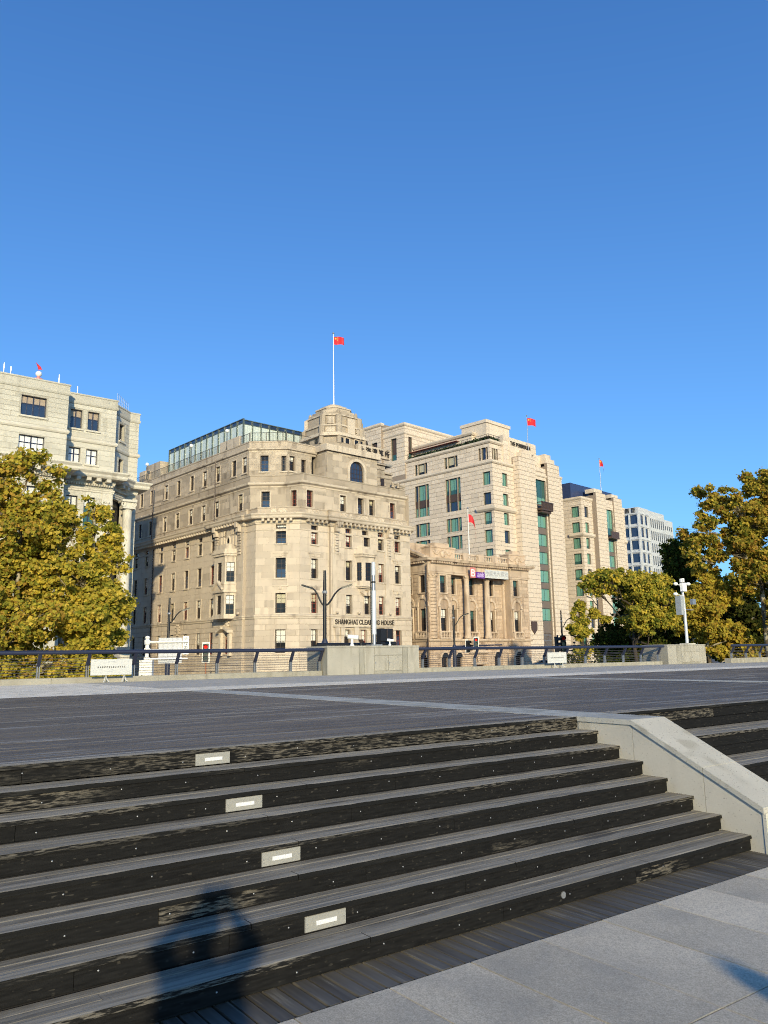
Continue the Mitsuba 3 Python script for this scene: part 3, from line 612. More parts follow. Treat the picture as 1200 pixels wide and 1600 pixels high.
add(f'{ck}__parapet', sweep(MB(), C, A2, [(-.4, 20.39), (.04, 20.39), (.04, 21.05), (.1, 21.08), (.1, 21.2), (-.4, 21.22)]), S_CHU[1])
A3 = [(-3.05, 36), (-3.05, 5.7), (.17, 2.75), (4.2, 2.75)]
add(f'{ck}__cornice', sweep(MB(), C, A3, [(-.3, 24.0), (.06, 24.0), (.1, 24.18), (.3, 24.26), (.34, 24.4), (.05, 24.5), (-.3, 24.52)]), S_CHT)
add(f'{ck}__parapet', sweep(MB(), C, A3, [(-.4, 24.51), (.02, 24.51), (.02, 25.15), (.08, 25.17), (.08, 25.3), (-.4, 25.32)]), S_CHU[0])
# stone slopes, pilasters and brackets that catch the eye
m = MB()
for u in (.45, 8.45): fp.box(m, u - .28, u + .28, 0, .12, 5.4, 14.5)
add(f'{ck}__pilaster', m, S_CHT)
for W, u in ((fp, .75), (fp, 8.75), (sp, .7), (sp, 5.6)):
    m = MB()
    for i in range(9): W.box(m, u - .3, u + .3, .1, .2 + .05 * (i % 2), 12.2 + i * .31, 12.42 + i * .31)
    add(f'{ck}__carved_drop', m, S_CHT)
    m = MB(); W.ext(m, Polygon([(u - .28, 14.7), (u + .28, 14.7), (u + .28, 15.5), (u - .28, 15.5)]), .1, .5); W.box(m, u - .22, u + .22, .1, .72, 15.2, 15.8); add(f'{ck}__bracket', m, S_CHT)
for W, u in ((fp, .75), (fp, 8.75), (sp, .6), (sp, 5.7), (fp, 5.35 - 1.4)):
    m = MB(); m.tm(ico(W.P(u, .22, 5.62), .2, 1, (1, 1, .8))); add(f'{ck}__carved_head', m, S_CH[1])
# window aprons and hoods on the lower floors
for W, us in ((fl, [1.98]), (f2, [1.35]), (ch, [2.78])):
    for u in us:
        for z in (8.35, 12.0):
            m = MB(); W.box(m, u - .85, u + .85, 0, .16, z, z + .16); W.box(m, u - .7, u + .7, 0, .08, z - .3, z); W.box(m, u - .12, u + .12, 0, .2, z - .32, z); add(f'{ck}__window_hood', m, S_CHT)
# oriel of the front pavilion
def oriel(W, u, w, z0, z1, proj, bk=ck, pediment=True, name='oriel', win=1.0, face=None):
    h = w / 2; e = .45
    pts = [(u - h, 0), (u - h + e, proj), (u + h - e, proj), (u + h, 0)]
    m = MB(); B2 = [W.P(x, d, 0)[:2] for x, d in pts]
    segs = [Wall(B2[i], math.degrees(math.atan2(*(np.array(B2[i + 1]) - np.array(B2[i]))[::-1])), np.linalg.norm(np.array(B2[i + 1]) - np.array(B2[i]))) for i in range(3)]
    o = MB()
    k = None
    for i, S in enumerate(segs):
        S.tm = S_CHT
        ww = min(.92, S.len - .25)
        for a, b in win: window(bk, S, S.len / 2, ww, a, b, fr='m_bronze', panes=('g_dark', 'g_pale') if rng.random() < .5 else ('g_dark',), pane_split=.55, nx=2, nz=4, rec=.12, sill=False, bar=.06, name='oriel_window')
        core(o, S, 0, S.len, z0, z1, .12)
    def ring(d, za, zb):
        P = Polygon([(u - h - d, -.1), (u - h - d, 0 + d * .3), (u - h + e - d * .5, proj + d), (u + h - e + d * .5, proj + d), (u + h + d, d * .3), (u + h + d, -.1)])
        q = trimesh.creation.extrude_polygon(P, zb - za, engine='earcut'); o.add([W.P(x, y, za + t) for x, y, t in q.vertices], q.faces)
    for d, za, zb in face: ring(d, za, zb)
    add(f'{bk}__{name}', o, S_CHT)
oriel(fp, 5.0, 2.7, 8.75, 12.05, .7, win=[(9.3, 11.4)], face=[(.2, 12.05, 12.3), (.3, 12.3, 12.45), (.05, 12.45, 12.95), (-.25, 12.95, 13.3), (.15, 8.62, 8.8), (-.1, 8.45, 8.62), (-.45, 8.25, 8.45)])
m = MB()
for s in (-1, 1):
    for i in range(5): fp.box(m, 5.0 + s * (.25 + .1 * i) - .13, 5.0 + s * (.25 + .1 * i) + .13, 0, .5 - .05 * i, 7.9 + .1 * i - .3, 8.0 + .1 * i)
add(f'{ck}__oriel_bracket', m, S_CHT)
oriel(sp, 3.15, 3.3, 5.5, 12.1, 1.15, win=[(5.6, 7.7), (9.2, 11.4)], face=[(.2, 12.1, 12.35), (.32, 12.35, 12.5), (.1, 12.5, 12.9), (-.2, 12.9, 13.5), (.2, 8.0, 8.25), (.06, 8.25, 8.9), (.14, 8.9, 9.05), (.12, 5.1, 5.5)])
m = MB(); 
for s in (-1, 1): m.hexa([sp.P(3.15 + a, d, z + e) for a, z in ((s * 1.05, 8.3), (0, 9.15)) for d in (1.1, 1.5) for e in (0, .24)])
add(f'{ck}__pediment', m, S_CHT)
# oculus and carved panels over the side oriel
m = MB(); t = trimesh.creation.torus(.42, .13, 20, 8); m.add([sp.P(3.15 + x, .06 + z, 13.95 + y * 1.25) for x, y, z in t.vertices], t.faces); add(f'{ck}__oculus_frame', m, S_CHT)
m = MB(); sp.ext(m, Point(3.15, 13.95).buffer(.36), .0, .045); add(f'{ck}__oculus', m, 'g_dark')
for u in (1.6, 2.2, 4.1, 4.7):
    m = MB(); sp.box(m, u - .15, u + .15, 0, .16, 13.3, 14.5); sp.box(m, u - .13, u + .13, 0, .14, 14.65, 15.2); add(f'{ck}__baluster_panel', m, S_CHT)
# broken pediment over the side door, cartouches
m = MB()
for s in (-1, 1): m.hexa([sp.P(3.15 + s * a, d, z) for a, z0, z1 in ((.25, 4.0, 4.3), (1.3, 3.55, 3.85)) for d in (.05, .75) for z in (z0, z1)])
for s in (-1, 1): sp.box(m, 3.15 + s * .95 - .2, 3.15 + s * .95 + .2, .05, .4, 1.0, 3.6)
add(f'{ck}__door_pediment', m, S_CHT)
def cartouche(bk, W, u, z, r, mt, d=.08):
    m = MB(); m.tm(ico((0, 0, 0), 1, 2)); v = m.mesh().vertices; o = MB(); o.add([W.P(u + x * r * .75, d + abs(y) * r * .3, z + q * r) for x, y, q in v], m.mesh().faces)
    for i in range(10):
        a = i / 10 * 2 * np.pi; o.tm(ico(W.P(u + math.cos(a) * r * .95, d + .05, z + math.sin(a) * r * 1.15), r * .24, 1))
    add(f'{bk}__cartouche', o, mt)
cartouche(ck, sp, 3.15, 4.75, .55, S_CHT); cartouche(ck, s2, 36 - 20.7, 4.25, .55, S_CHT)
# sign over the main door
m = MB(); fp.text(m, 'SHANGHAI CLEARING HOUSE', .52, 4.95, 4.33, .095, True, .06, 8.9); add(f'{ck}__lettering', m, 'black_text')
m = MB(); fp.box(m, .3, 9.1, 0, .09, 4.15, 4.93); fp.box(m, .2, 9.2, 0, .35, 4.0, 4.12); add(f'{ck}__sign_panel', m, S_CHT)
for u in (.75, 1.5, 3.5, 6.0, 8.0, 8.7):
    m = MB(); fp.ext(m, Polygon([(u - .25, 3.1), (u + .25, 3.1), (u + .3, 3.98), (u - .3, 3.98)]), .05, .3); fp.box(m, u - .2, u + .2, .05, .2, 0.2, 3.1); add(f'{ck}__door_bracket', m, S_CHT)
# tower
def octa(cu, cv, h, c): return [(cu - h, cv - h + c), (cu - h + c, cv - h), (cu + h - c, cv - h), (cu + h, cv - h + c), (cu + h, cv + h - c), (cu + h - c, cv + h), (cu - h + c, cv + h), (cu - h, cv + h - c)]
TU, TV = 8.6, 4.8
tb = C.wall(4.4, .75, 0, 7.7); tl = C.wall(4.4, 6.5, -90, 5.75)
tm_ = MB(); r = 1.12
tb.open.append((4.45 - r, 4.45 + r, 21.2, 23.75)); core(tm_, tb, 0, 7.7, 20.3, 25.0, .5); core(tm_, tl, 0, 5.75, 20.3, 25.0, .5)
tb.ext(tm_, sbox(4.45 - r, 22.62, 4.45 + r, 23.75).difference(Point(4.45, 22.62).buffer(r - .001)), -.5, 0)
add(f'{ck}__tower_base', tm_, S_CHU[0])
add(f'{ck}__tower_inside', C.box(MB(), 4.95, 11.9, 1.35, 9, 20.4, 24.9), 'm_black')
m = MB(); ring = Point(4.45, 22.62).buffer(r + .32, 16).difference(Point(4.45, 22.62).buffer(r, 16)); tb.ext(m, ring.intersection(sbox(0, 22.62, 10, 30)), 0, .14)
for s in (-1, 1): tb.box(m, 4.45 + s * (r + .16) - .16, 4.45 + s * (r + .16) + .16, 0, .13, 21.2, 22.62)
add(f'{ck}__arch_surround', m, S_CHT)
m = MB(); ow = sbox(4.45 - r, 21.2, 4.45 + r, 22.62).union(Point(4.45, 22.62).buffer(r)); inn = ow.buffer(-.09)
bars = ow.difference(inn)
for i in range(1, 5): bars = bars.union(sbox(4.45 - r + 2 * r * i / 5 - .03, 21.2, 4.45 - r + 2 * r * i / 5 + .03, 23.8).intersection(ow))
for z in (21.75, 22.3, 22.85): bars = bars.union(sbox(4.45 - r, z - .025, 4.45 + r, z + .025).intersection(ow))
tb.ext(m, bars, -.3, -.2); k = add(f'{ck}__arched_window', m, 'm_bronze'); add(f'{k}__pane', tb.ext(MB(), ow, -.28, -.25), 'g_blue')
tn = [(0, 7.7, 21.2, 24.9, tb, 61), (0, 5.75, 21.2, 24.9, tl, 62)]
for a, b, z0, z1, W, sd in tn: ashlar(C, W, a, b, z0, z1, .74, 1.6, .012, .03, sd, [(4.45 - r - .32, 4.45 + r + .32, 21, 24.05)] if W is tb else ())
flush_blocks(C, ck, 'tower_stone', S_CHU, 60)
add(f'{ck}__tower_cornice', sweep(MB(), C, [(4.4, 8), (4.4, .75), (12.1, .75), (12.1, 8)], [(-.3, 24.9), (.08, 24.9), (.34, 24.45), (.36, 25.2), (-.3, 25.25)]), S_CHT)
tiers = [(3.6, 1.55, 25.2, 25.9, 0), (3.45, 1.5, 25.9, 26.75, 2), (3.8, 1.65, 26.75, 26.95, 0), (3.65, 1.6, 26.95, 27.2, 0), (3.2, 1.45, 27.2, 28.1, 1), (3.35, 1.5, 28.1, 28.3, 0), (2.95, 1.35, 28.3, 29.5, 1), (3.1, 1.4, 29.5, 29.65, 0), (2.8, 1.3, 29.65, 30.0, 0), (2.4, 1.1, 30.0, 30.4, 0), (1.95, .9, 30.4, 30.8, 0), (2.05, .95, 30.8, 30.95, 0), (1.5, .7, 30.95, 31.3, 0), (.9, .4, 31.3, 31.6, 0)]
for h, c, z0, z1, b in tiers:
    m = MB(); C.prism(m, octa(TU, TV, h, c), z0, z1)
    if b:
        for (x, y), (x2, y2) in zip(octa(TU, TV, h, c), octa(TU, TV, h, c)[1:]):
            q = np.array([x, y]); m2 = trimesh.creation.cylinder(.38 if b == 1 else .3, z1 - z0 + .12, sections=10); m.add(m2.vertices + [*C.xy(x, y), (z0 + z1) / 2], m2.faces)
    add(f'{ck}__tower_tier', m, S_CHU[rng.randrange(3)] if not (z1 - z0) < .3 else S_CHT)
for h, c, z0, z1, w in ((3.2, 1.45, 27.2, 28.08, .30), (2.95, 1.35, 28.3, 29.48, .26)):   # flat carved strips at the corners of the tiers
    for i, (x, y) in enumerate(octa(TU, TV, h, c)):
        W = C.wall(x, y, -135 + 45 * ((i + 1) // 2 * 2) * .5); m = MB(); W.box(m, -w, w, -.3, .13, z0, z1); add(f'{ck}__tower_strip', m, S_CHU[(i + int(z0)) % 3])
for i, (x, y) in enumerate(octa(TU, TV, 2.6, 1.2)):
    m = MB(); cx, cy = C.xy(x, y); m.lathe((cx, cy, 30.0), [(0, 0), (.22, 0), (.2, .2), (.1, .34), (0, .4)], 8); add(f'{ck}__tower_knob', m, S_CHU[1])
for i, (p, q) in enumerate(zip(octa(TU, TV, 3.2, 1.45), octa(TU, TV, 3.2, 1.45)[1:])):
    if i in (0, 1, 2, 7):
        p, q = np.array(p), np.array(q); e = (q - p) / np.linalg.norm(q - p); n = np.array([e[1], -e[0]]); m = MB(); mid = (p + q) / 2
        m.hexa([(*C.xy(*(mid + e * a + n * d)), z) for a in (-.55, .55) for d in (0, .14) for z in (27.35, 27.95)]); m.hexa([(*C.xy(*(mid + e * a - n * (.28 - d))), z) for a in (-.45, .45) for d in (0, .2) for z in (28.45, 29.3)]); add(f'{ck}__tower_panel', m, S_CHT)
for du in (-2.0, -.9, .9, 2.0):
    W = C.wall(TU + du * .8 - .3, TV - 3.45, 0); m = MB(); W.box(m, 0, .6, -.05, .05, 26.0, 26.6); k = add(f'{ck}__tower_window', m, 'g_dark'); m = MB(); W.box(m, -.1, 0, 0, .12, 25.95, 26.65); W.box(m, .6, .7, 0, .12, 25.95, 26.65); W.box(m, -.1, .7, 0, .14, 26.6, 26.72); add(f'{k}__surround', m, S_CHT)
for dv in (-1.4, 1.0):
    W = C.wall(TU - 3.45, TV + dv * .7 + .3, -90); m = MB(); W.box(m, 0, .6, -.05, .05, 26.0, 26.6); add(f'{ck}__tower_window', m, 'g_dark')
m = MB(); cartW = C.wall(0, TV - 3.2, 0); cartW.box(m, TU - .55, TU + .55, 0, .25, 27.3, 29.2); add(f'{ck}__tower_panel', m, S_CHT); cartouche(ck, cartW, TU + 1.3, 26.4 + 1.3, .42, S_CHT, .05)
# characters on the parapet
gw = C.wall(8.9, .55, 0); m = MB(); gw.box(m, 0, 5.3, -.4, 0, 24.75, 26.0); add(f'{ck}__sign_parapet', m, S_CHU[2])
m = MB()
for i, c in enumerate('上海清算所'): glyph(m, gw, c, .25 + i * 1.02, 25.0, .78, .04, .12, .10)
add(f'{ck}__characters', m, 'black_text')
# stepped blocks right of the tower
for u0, u1, v0, z1 in ((12.1, 13.6, .9, 24.0), (13.6, 14.9, 1.0, 23.0), (14.9, 15.8, 1.1, 21.9), (15.8, 16.6, .6, 21.6)):
    m = MB(); z = 20.4
    while z < z1 - .1: C.box(m, u0 + .003, u1 - .003, v0 + .06 * (int(z * 2) % 2), v0 + 4, z, min(z + .46, z1)); z += .5
    C.box(m, u0 - .05, u1 + .05, v0 - .1, v0 + 4.1, z1, z1 + .18); add(f'{ck}__stepped_block', m, S_CHU[1])
wb = C.wall(12.6, .88, 0); cwin(wb, .5, .6, 21.4, 22.3, sill=False, rec=-.02)
for u in (14.3, 15.2): 
    m = MB(); m.lathe((*C.xy(u, .3), 21.25), [(0, 0), (.2, 0), (.14, .25), (.22, .5), (.1, .7), (0, .75)], 10); add(f'{ck}__urn', m, S_CHU[1])
# roof, railing and lanterns
add(f'{ck}__roof', C.prism(MB(), [(-3, 5.7), (.2, 2.8), (16.6, 2.8), (16.6, 36), (-3, 36)], 24.66, 24.9), 'terr_grey')
rl = MB()
def rail_line(pts, z0, h, st=.16):
    for p, q in zip(pts, pts[1:]):
        p, q = np.array(p, float), np.array(q, float); L = np.linalg.norm(q - p); t = (q - p) / L
        for z in (z0 + .08, z0 + h): rl.tube([(*C.xy(*p), z), (*C.xy(*q), z)], [.03, .03], 5)
        for i in range(int(L / st)): c = C.xy(*(p + t * i * st)); rl.tube([(*c, z0), (*c, z0 + h)], [.014, .014], 4, False)
        for i in range(int(L / 1.9) + 1): c = C.xy(*(p + t * i * 1.9)); rl.tube([(*c, z0), (*c, z0 + h + .06)], [.045, .045], 6)
rail_line([(-2.9, 36), (-2.9, 12.5)], 25.3, 1.05); rail_line([(-2.9, 7.8), (-2.9, 5.8), (.2, 2.95), (3.7, 2.95)], 25.3, 1.05)
add(f'{ck}__roof_railing', rl, 'm_black')
add(f'{ck}__roof_wall', C.wall(-3.0, 12.4, -90).box(MB(), 0, 4.4, -.3, 0, 25.31, 26.5), S_CHU[2])
for v in (32.3, 19.6, 10.8):
    c = C.xy(-3.0, v); m = MB(); m.tube([(*c, 25.3), (*c, 27.5)], [.05, .04], 8); m.lathe((*c, 25.3), [(0, 0), (.14, 0), (.1, .3), (.05, .4)], 8); k = add(f'{ck}__lantern', m, 'm_black'); add(f'{k}__globe', ico((*c, 27.72), .24, 2), 'm_white', True)
# glass roof room
GU, GV, GZ = -.4, 11.3, 24.9
def glass_room(W, L, n, z1, st):
    for i in range(n):
        a, b = L * i / n, L * (i + 1) / n
        add(f'{ck}__glass_panel', W.box(MB(), a + .07, b - .07, -.06, -.03, GZ + .1, z1 - .55), 'g_pent')
        add(f'{ck}__glass_fascia', W.box(MB(), a + .07, b - .07, -.06, -.03, z1 - .52, z1 - .06), 'g_blue')
    m = MB()
    for i in range(n + 1): u = L * i / n; W.box(m, u - .06, u + .06, -.1, .12, GZ, z1)
    W.box(m, 0, L, -.08, .06, z1 - .55, z1 - .5); W.box(m, 0, L, -.1, .08, z1 - .06, z1 + .04)
    add(f'{ck}__glass_frame', m, 'm_galv_green')
glass_room(C.wall(GU, 30.8, -90), 19.5, 13, 29.9, 0); glass_room(C.wall(GU, GV, 0), 10.0, 8, 29.75, 0)
add(f'{ck}__glass_room_roof', C.box(MB(), GU + .1, 11, GV + .1, 30.7, 29.6, 29.72), 'm_navy'); add(f'{ck}__glass_room_inside', C.box(MB(), GU + .5, 11, GV + .5, 30.5, 24.9, 29.5), 'conc_pale')
add(f'{ck}__roof_room', C.box(MB(), -1.5, 6, 31.4, 35.8, 24.9, 28.3), S_CHU[0]); add(f'{ck}__roof_room', C.box(MB(), -2.4, 6, 34.2, 36, 24.9, 27.3), S_CHU[2])
# dark drain pipes
for W, u in ((s2, 24.2), (s2, 36 - 28.2), (s2, 36 - 35.2)):
    m = MB(); m.tube([W.P(u, .12, BASE), W.P(u, .12, 15.2)], [.07, .07], 6); m.tube([W.P(u, .45, 16.5), W.P(u, .45, 24)], [.06, .06], 6); add(f'{ck}__drain_pipe', m, 'm_brown')
# flagpoles and flags
def flagpole(x, y, z0, z1, label, r=.09, col='m_white'):
    k = thing('flagpole', label, 'flagpole'); m = MB(); m.tube([(x, y, z0), (x, y, z1)], [r, r * .55], 10); add(f'{k}__pole', m, col); add(f'{k}__finial', ico((x, y, z1 + .1), .14, 1), 'm_steel')
    m = MB(); m.lathe((x, y, z0), [(0, 0), (r * 2.4, 0), (r * 2.2, .3), (r, .5)], 10); add(f'{k}__foot', m, 'm_steel')
def flag(x, y, z, L, h, az, label, droop=.1, stars=True, ph=0., curl=.18):
    k = thing('flag', label, 'flag'); a = math.radians(az); e = np.array([math.cos(a), math.sin(a)]); nrm = np.array([-e[1], e[0]]); n, mm = 24, 12
    def S(u, w): 
        s = u * L; q = np.array([x, y]) + e * s * (1 - droop * .6 * u) + nrm * curl * L * math.sin(5.2 * u + ph) * u; return (*q, z - h * (1 - w) * (1 - .15 * u * droop * 4) - droop * s * u * 1.6 - .05 * h * math.sin(7 * u + ph + 1.0 * w))
    v = [S(i / n, j / mm) for i in range(n + 1) for j in range(mm + 1)]; f = [[i * (mm + 1) + j, (i + 1) * (mm + 1) + j, (i + 1) * (mm + 1) + j + 1, i * (mm + 1) + j + 1] for i in range(n) for j in range(mm)]
    add(f'{k}__cloth', MB().add(v, f), 'red_flag', True)
    if stars:
        def star(cu, cw, r, rot):
            o = MB()
            for s in (-.03, .03):
                p = [S(cu, cw)] + [S(cu + math.cos(rot + i * math.pi / 5) * rr_ * h / L, cw + math.sin(rot + i * math.pi / 5) * rr_) for i, rr_ in ((i, r if i % 2 == 0 else r * .4) for i in range(10))]
                p = [(q[0] + nrm[0] * s, q[1] + nrm[1] * s, q[2]) for q in p]; o.add(p, [[0, 1 + i, 1 + (i + 1) % 10] for i in range(10)])
            add(f'{k}__star', o, 'yellow_star')
        star(.17, .75, .15, math.pi / 2)
        for cu, cw in ((.34, .9), (.4, .8), (.4, .65), (.34, .55)): star(cu, cw, .05, cu * 9)
tx, ty = C.xy(TU, TV); flagpole(tx, ty, 31.4, 41.3, 'tall white flagpole on top of the stepped tower'); flag(tx + .1, ty, 41.0, 1.3, 1.05, -20, 'red flag with yellow stars flying above the stepped tower', .05, True, .4)
# ---------------------------------------------------------------- pale building at the left (J)
J = Bld((24.14, 76.79), 2); jk = thing('pale_building', 'pale cream stone building with deep bracketed cornice at the left edge behind yellow trees', 'building')
rng = random.Random(5)
b1 = J.wall(-18.0, -2, 0, 11.65); b2 = J.wall(-6.35, 0, 0, 5.25); jd = J.wall(-1.1, .9, 41.2, 3.19); je = J.wall(1.3, 3, 0, 1.0); js = J.wall(2.3, 3, 90, 30); jb = J.wall(-6.35, -2, 90, 2)
def jw(W, u, w, z0, z1, top, bot, nx, mid, **k):
    W.tm = S_JAT; k_ = window(jk, W, u, w, z0, z1, fr='m_navy', panes=(bot, top), pane_split=mid, nx=nx, nz=1, rec=.28, bar=.07, mb_=.06, **k)
    m = MB(); zz = z0 + (z1 - z0) * mid; W.box(m, u - w / 2 + .07, u + w / 2 - .07, -.35, -.29, zz - .05, zz + .05)
    if nx > 1: W.box(m, u - .06, u + .06, -.36, -.27, z0 + .07, z1 - .07)
    add(f'{k_}__transom', m, 'm_navy'); return k_
for u in (8.65, 3.0):
    jw(b1, u, 2.2, 22.75, 24.65, 'g_blind', 'g_blue', 4, .62); jw(b1, u, 2.2, 19.15, 20.95, 'g_curtain', 'g_curtain', 4, .64); jw(b1, u, 2.2, 13.2, 16.3, 'g_pale', 'g_dark', 4, .7); jw(b1, u, 2.2, 7.2, 10.6, 'g_pale', 'g_dark', 4, .7); jw(b1, u, 2.2, 1.5, 4.5, 'g_pale', 'g_dark', 4, .7)
for u in (1.38, 3.02):
    jw(b2, u, 1.1, 22.85, 24.75, 'g_blind', 'g_blue', 2, .62); jw(b2, u, 1.1, 19.45, 20.98, 'g_curtain', 'g_curtain', 2, .6); jw(b2, u, 1.05, 13.0, 16.25, 'g_pale', 'g_teal_dark', 2, .72); jw(b2, u, 1.05, 7.2, 10.6, 'g_pale', 'g_dark', 2, .7); jw(b2, u, 1.05, 1.5, 4.5, 'g_pale', 'g_dark', 2, .7)
for z0, z1 in ((22.8, 24.6), (19.4, 20.95)): jw(jd, 1.75, .9, z0, z1, 'g_dark', 'g_dark', 1, .6)
for v in (4, 9, 14, 19, 24):
    for z0, z1 in ((22.8, 24.6), (19.4, 20.95), (13, 16), (7.2, 10.4)): jw(js, v, 1.2, z0, z1, 'g_dark', 'g_dark', 2, .6)
jd.open.append((.4, 2.8, 4.0, 16.6))
jm = MB()
for W, L in ((b1, 11.65), (b2, 5.25), (jd, 3.19), (je, 1.0), (js, 30), (jb, 2)): core(jm, W, 0, L, ROAD, 26.3, .5)
J.box(jm, -18, -17.5, -2, 32, ROAD, 26.3); J.box(jm, -18, 2.3, 32.5, 33, ROAD, 26.3)
add(f'{jk}__wall', jm, S_JAJ)
jm = MB(); J.prism(jm, [(-17.4, -1.4), (-6.8, -1.4), (-6.8, .6), (-1.5, .6), (.9, 3.6), (1.8, 3.6), (1.8, 32.4), (-17.4, 32.4)], ROAD, 25.6); add(f'{jk}__inside', jm, 'm_black')
for W, L, sd in ((b1, 11.65, 1), (b2, 5.25, 2), (jd, 3.19, 3), (je, 1.0, 4), (jb, 2, 5), (js, 30, 6)):
    for z0, z1, ch_, bl_ in ((22.02, 25.3, .47, 14.0), (18.95, 21.55, .52, 14.0), (ROAD, 16.75, .62, 2.3)):
        ashlar(J, W, 0, L, z0, z1, ch_, bl_, .035 if z0 > 0 else .05, .035 if W is not b2 else .022, sd + int(z1), [(a - .15, b + .15, c - .17, d + .15) for a, b, c, d in W.open if c > 20])
flush_blocks(J, jk, 'stone', S_JA, 260)
JP = [(-18, -2), (-6.35, -2), (-6.35, 0), (-1.1, 0), (-1.1, .9), (1.3, 3), (2.3, 3), (2.3, 33)]
add(f'{jk}__parapet', sweep(MB(), J, JP, [(-.5, 25.3), (.1, 25.3), (.16, 25.45), (.16, 25.55), (.08, 25.6), (.08, 26.2), (.14, 26.22), (.14, 26.36), (-.5, 26.4)]), S_JA[1])
add(f'{jk}__string_course', sweep(MB(), J, JP, [(-.2, 21.56), (.12, 21.56), (.2, 21.7), (.2, 21.85), (.06, 22.0), (-.2, 22.0)]), S_JAT)
jc = [(-.2, 17.55), (.1, 17.55), (.16, 17.75), (.16, 18.05), (.95, 18.05), (1.05, 18.2), (1.05, 18.4), (1.25, 18.62), (1.25, 18.75), (-.2, 18.94)]
add(f'{jk}__cornice', sweep(MB(), J, JP, jc), S_JAT)
add(f'{jk}__bracket_row', (lambda m: m)(teeth(MB(), J, [(-18, -2), (-6.4, -2)], .95, .42, .15, .9, 17.72, 18.045).tm(teeth(MB(), J, [(-6.35, 0), (-1.1, 0)], .95, .42, .15, .9, 17.72, 18.045, .2).mesh()).tm(teeth(MB(), J, [(-1.1, .9), (1.3, 3)], .95, .42, .15, .9, 17.72, 18.045, .3).mesh())), S_JAT, kind='stuff')
add(f'{jk}__dentil_row', teeth(MB(), J, [(-18, -2), (-6.4, -2)], .24, .13, .1, .28, 17.35, 17.54).tm(teeth(MB(), J, [(-6.35, 0), (-1.1, 0)], .24, .13, .1, .28, 17.35, 17.54).mesh()).tm(teeth(MB(), J, [(-1.1, .9), (1.3, 3)], .24, .13, .1, .28, 17.35, 17.54).mesh()), S_JAT, kind='stuff')
add(f'{jk}__architrave', sweep(MB(), J, JP, [(-.1, 16.78), (.08, 16.78), (.08, 16.95), (.14, 16.97), (.14, 17.1), (-.1, 17.12)]), S_JAT)
m = MB(); jcx = J.xy(.75, 1.0); m.lathe((*jcx, 2.0), [(.62, 0), (.62, .3), (.52, .5), (.5, 1), (.44, 13.3), (.5, 13.4), (.42, 13.5), (.46, 13.7)], 20); q = J.xy(.75, 1.0)
add(f'{jk}__column', m, S_JAT, 40)
m = MB()
for a, b, c in ((0, .62, .18), (.18, .52, .5), (.68, .72, .22)): m.hexa([(q[0] + x * b, q[1] + y * b, 15.6 + a + zz) for x in (-1, 1) for y in (-1, 1) for zz in (0, c)])
for x in (-.5, .5):
    t = trimesh.creation.torus(.2, .09, 14, 6); t.apply_transform(trimesh.transformations.rotation_matrix(1.57, [1, 0, 0])); m.add(t.vertices + [q[0] + x, q[1] - .5, 16.05], t.faces)
add(f'{jk}__column_capital', m, S_JAT)
pil = J.wall(-2.3, 0, 0); m = MB(); pil.box(m, .12, 1.08, 0, .12, 6, 16.75); add(f'{jk}__pilaster', m, S_JAT)
cartouche(jk, pil, .6, 15.3, .5, S_JAT, .12)
m = MB()
for i in range(6): pil.box(m, .35, .85, .12, .2, 11.2 + i * .5, 11.5 + i * .5)
add(f'{jk}__carved_drop', m, S_JAT)
add(f'{jk}__roof', J.prism(MB(), [(-17.6, -1.6), (-6.7, -1.6), (-6.7, .4), (-1.4, .4), (1.0, 3.4), (1.9, 3.4), (1.9, 32.6), (-17.6, 32.6)], 25.7, 25.9), 'terr_grey')
m = MB(); c = J.xy(-2.9, 4.5); m.lathe((*c, 26.9), [(1.25, 0), (1.2, .18), (.9, .42), (.45, .55), (0, .6)], 24); k = add(f'{jk}__roof_dome', m, 'm_white', 40)
m = MB(); m.tube([(*c, 25.8), (*c, 27.0)], [.9, .9], 16); add(f'{jk}__roof_drum', m, S_JA[1])
for i, (u, v, z) in enumerate(((-12.0, -1.6, 27.4), (-11.4, -1.5, 27.2), (-7.2, -1.6, 27.3), (-4.9, .4, 27.2))):
    c = J.xy(u, v); m = MB(); m.tube([(*c, 25.8), (*c, z)], [.035, .03], 6); m.tube([(*c, z - .5), (*c, z)], [.06, .06], 8); add(f'{jk}__roof_mast', m, 'm_galv')
m = MB()
for a, b in (((-.9, .6), (1.15, 3.15)),):
    p, q = J.xy(*a), J.xy(*b)
    for z in (26.6, 26.95, 27.3): m.tube([(*p, z), (*q, z)], [.016, .016], 5)
    for i in range(7): t = p + (q - p) * i / 6; m.tube([(*t, 26.2), (*t, 27.35)], [.018, .018], 5)
add(f'{jk}__roof_railing', m, 'm_galv')
k = thing('roof_beacon', 'round white beacon with a small red pennant on the roof of the pale building', 'beacon'); c = J.xy(-9.05, -1.7)
add(f'{k}__ball', ico((*c, 26.95), .28, 2), 'm_white', True); m = MB(); m.lathe((*c, 26.3), [(.42, 0), (.4, .18), (.15, .3), (.1, .45)], 12); add(f'{k}__foot', m, 'red_banner')
m = MB(); m.tube([(*c, 27.3), (c[0] - .25, c[1], 28.0)], [.03, .03], 6); m.add([(c[0] - .23, c[1], 27.95), (c[0] - .05, c[1] + .05, 27.4), (c[0] + .28, c[1], 27.42), (c[0] + .1, c[1] + .03, 27.75)], [[0, 1, 2, 3]]); add(f'{k}__pennant', m, 'red_flag')

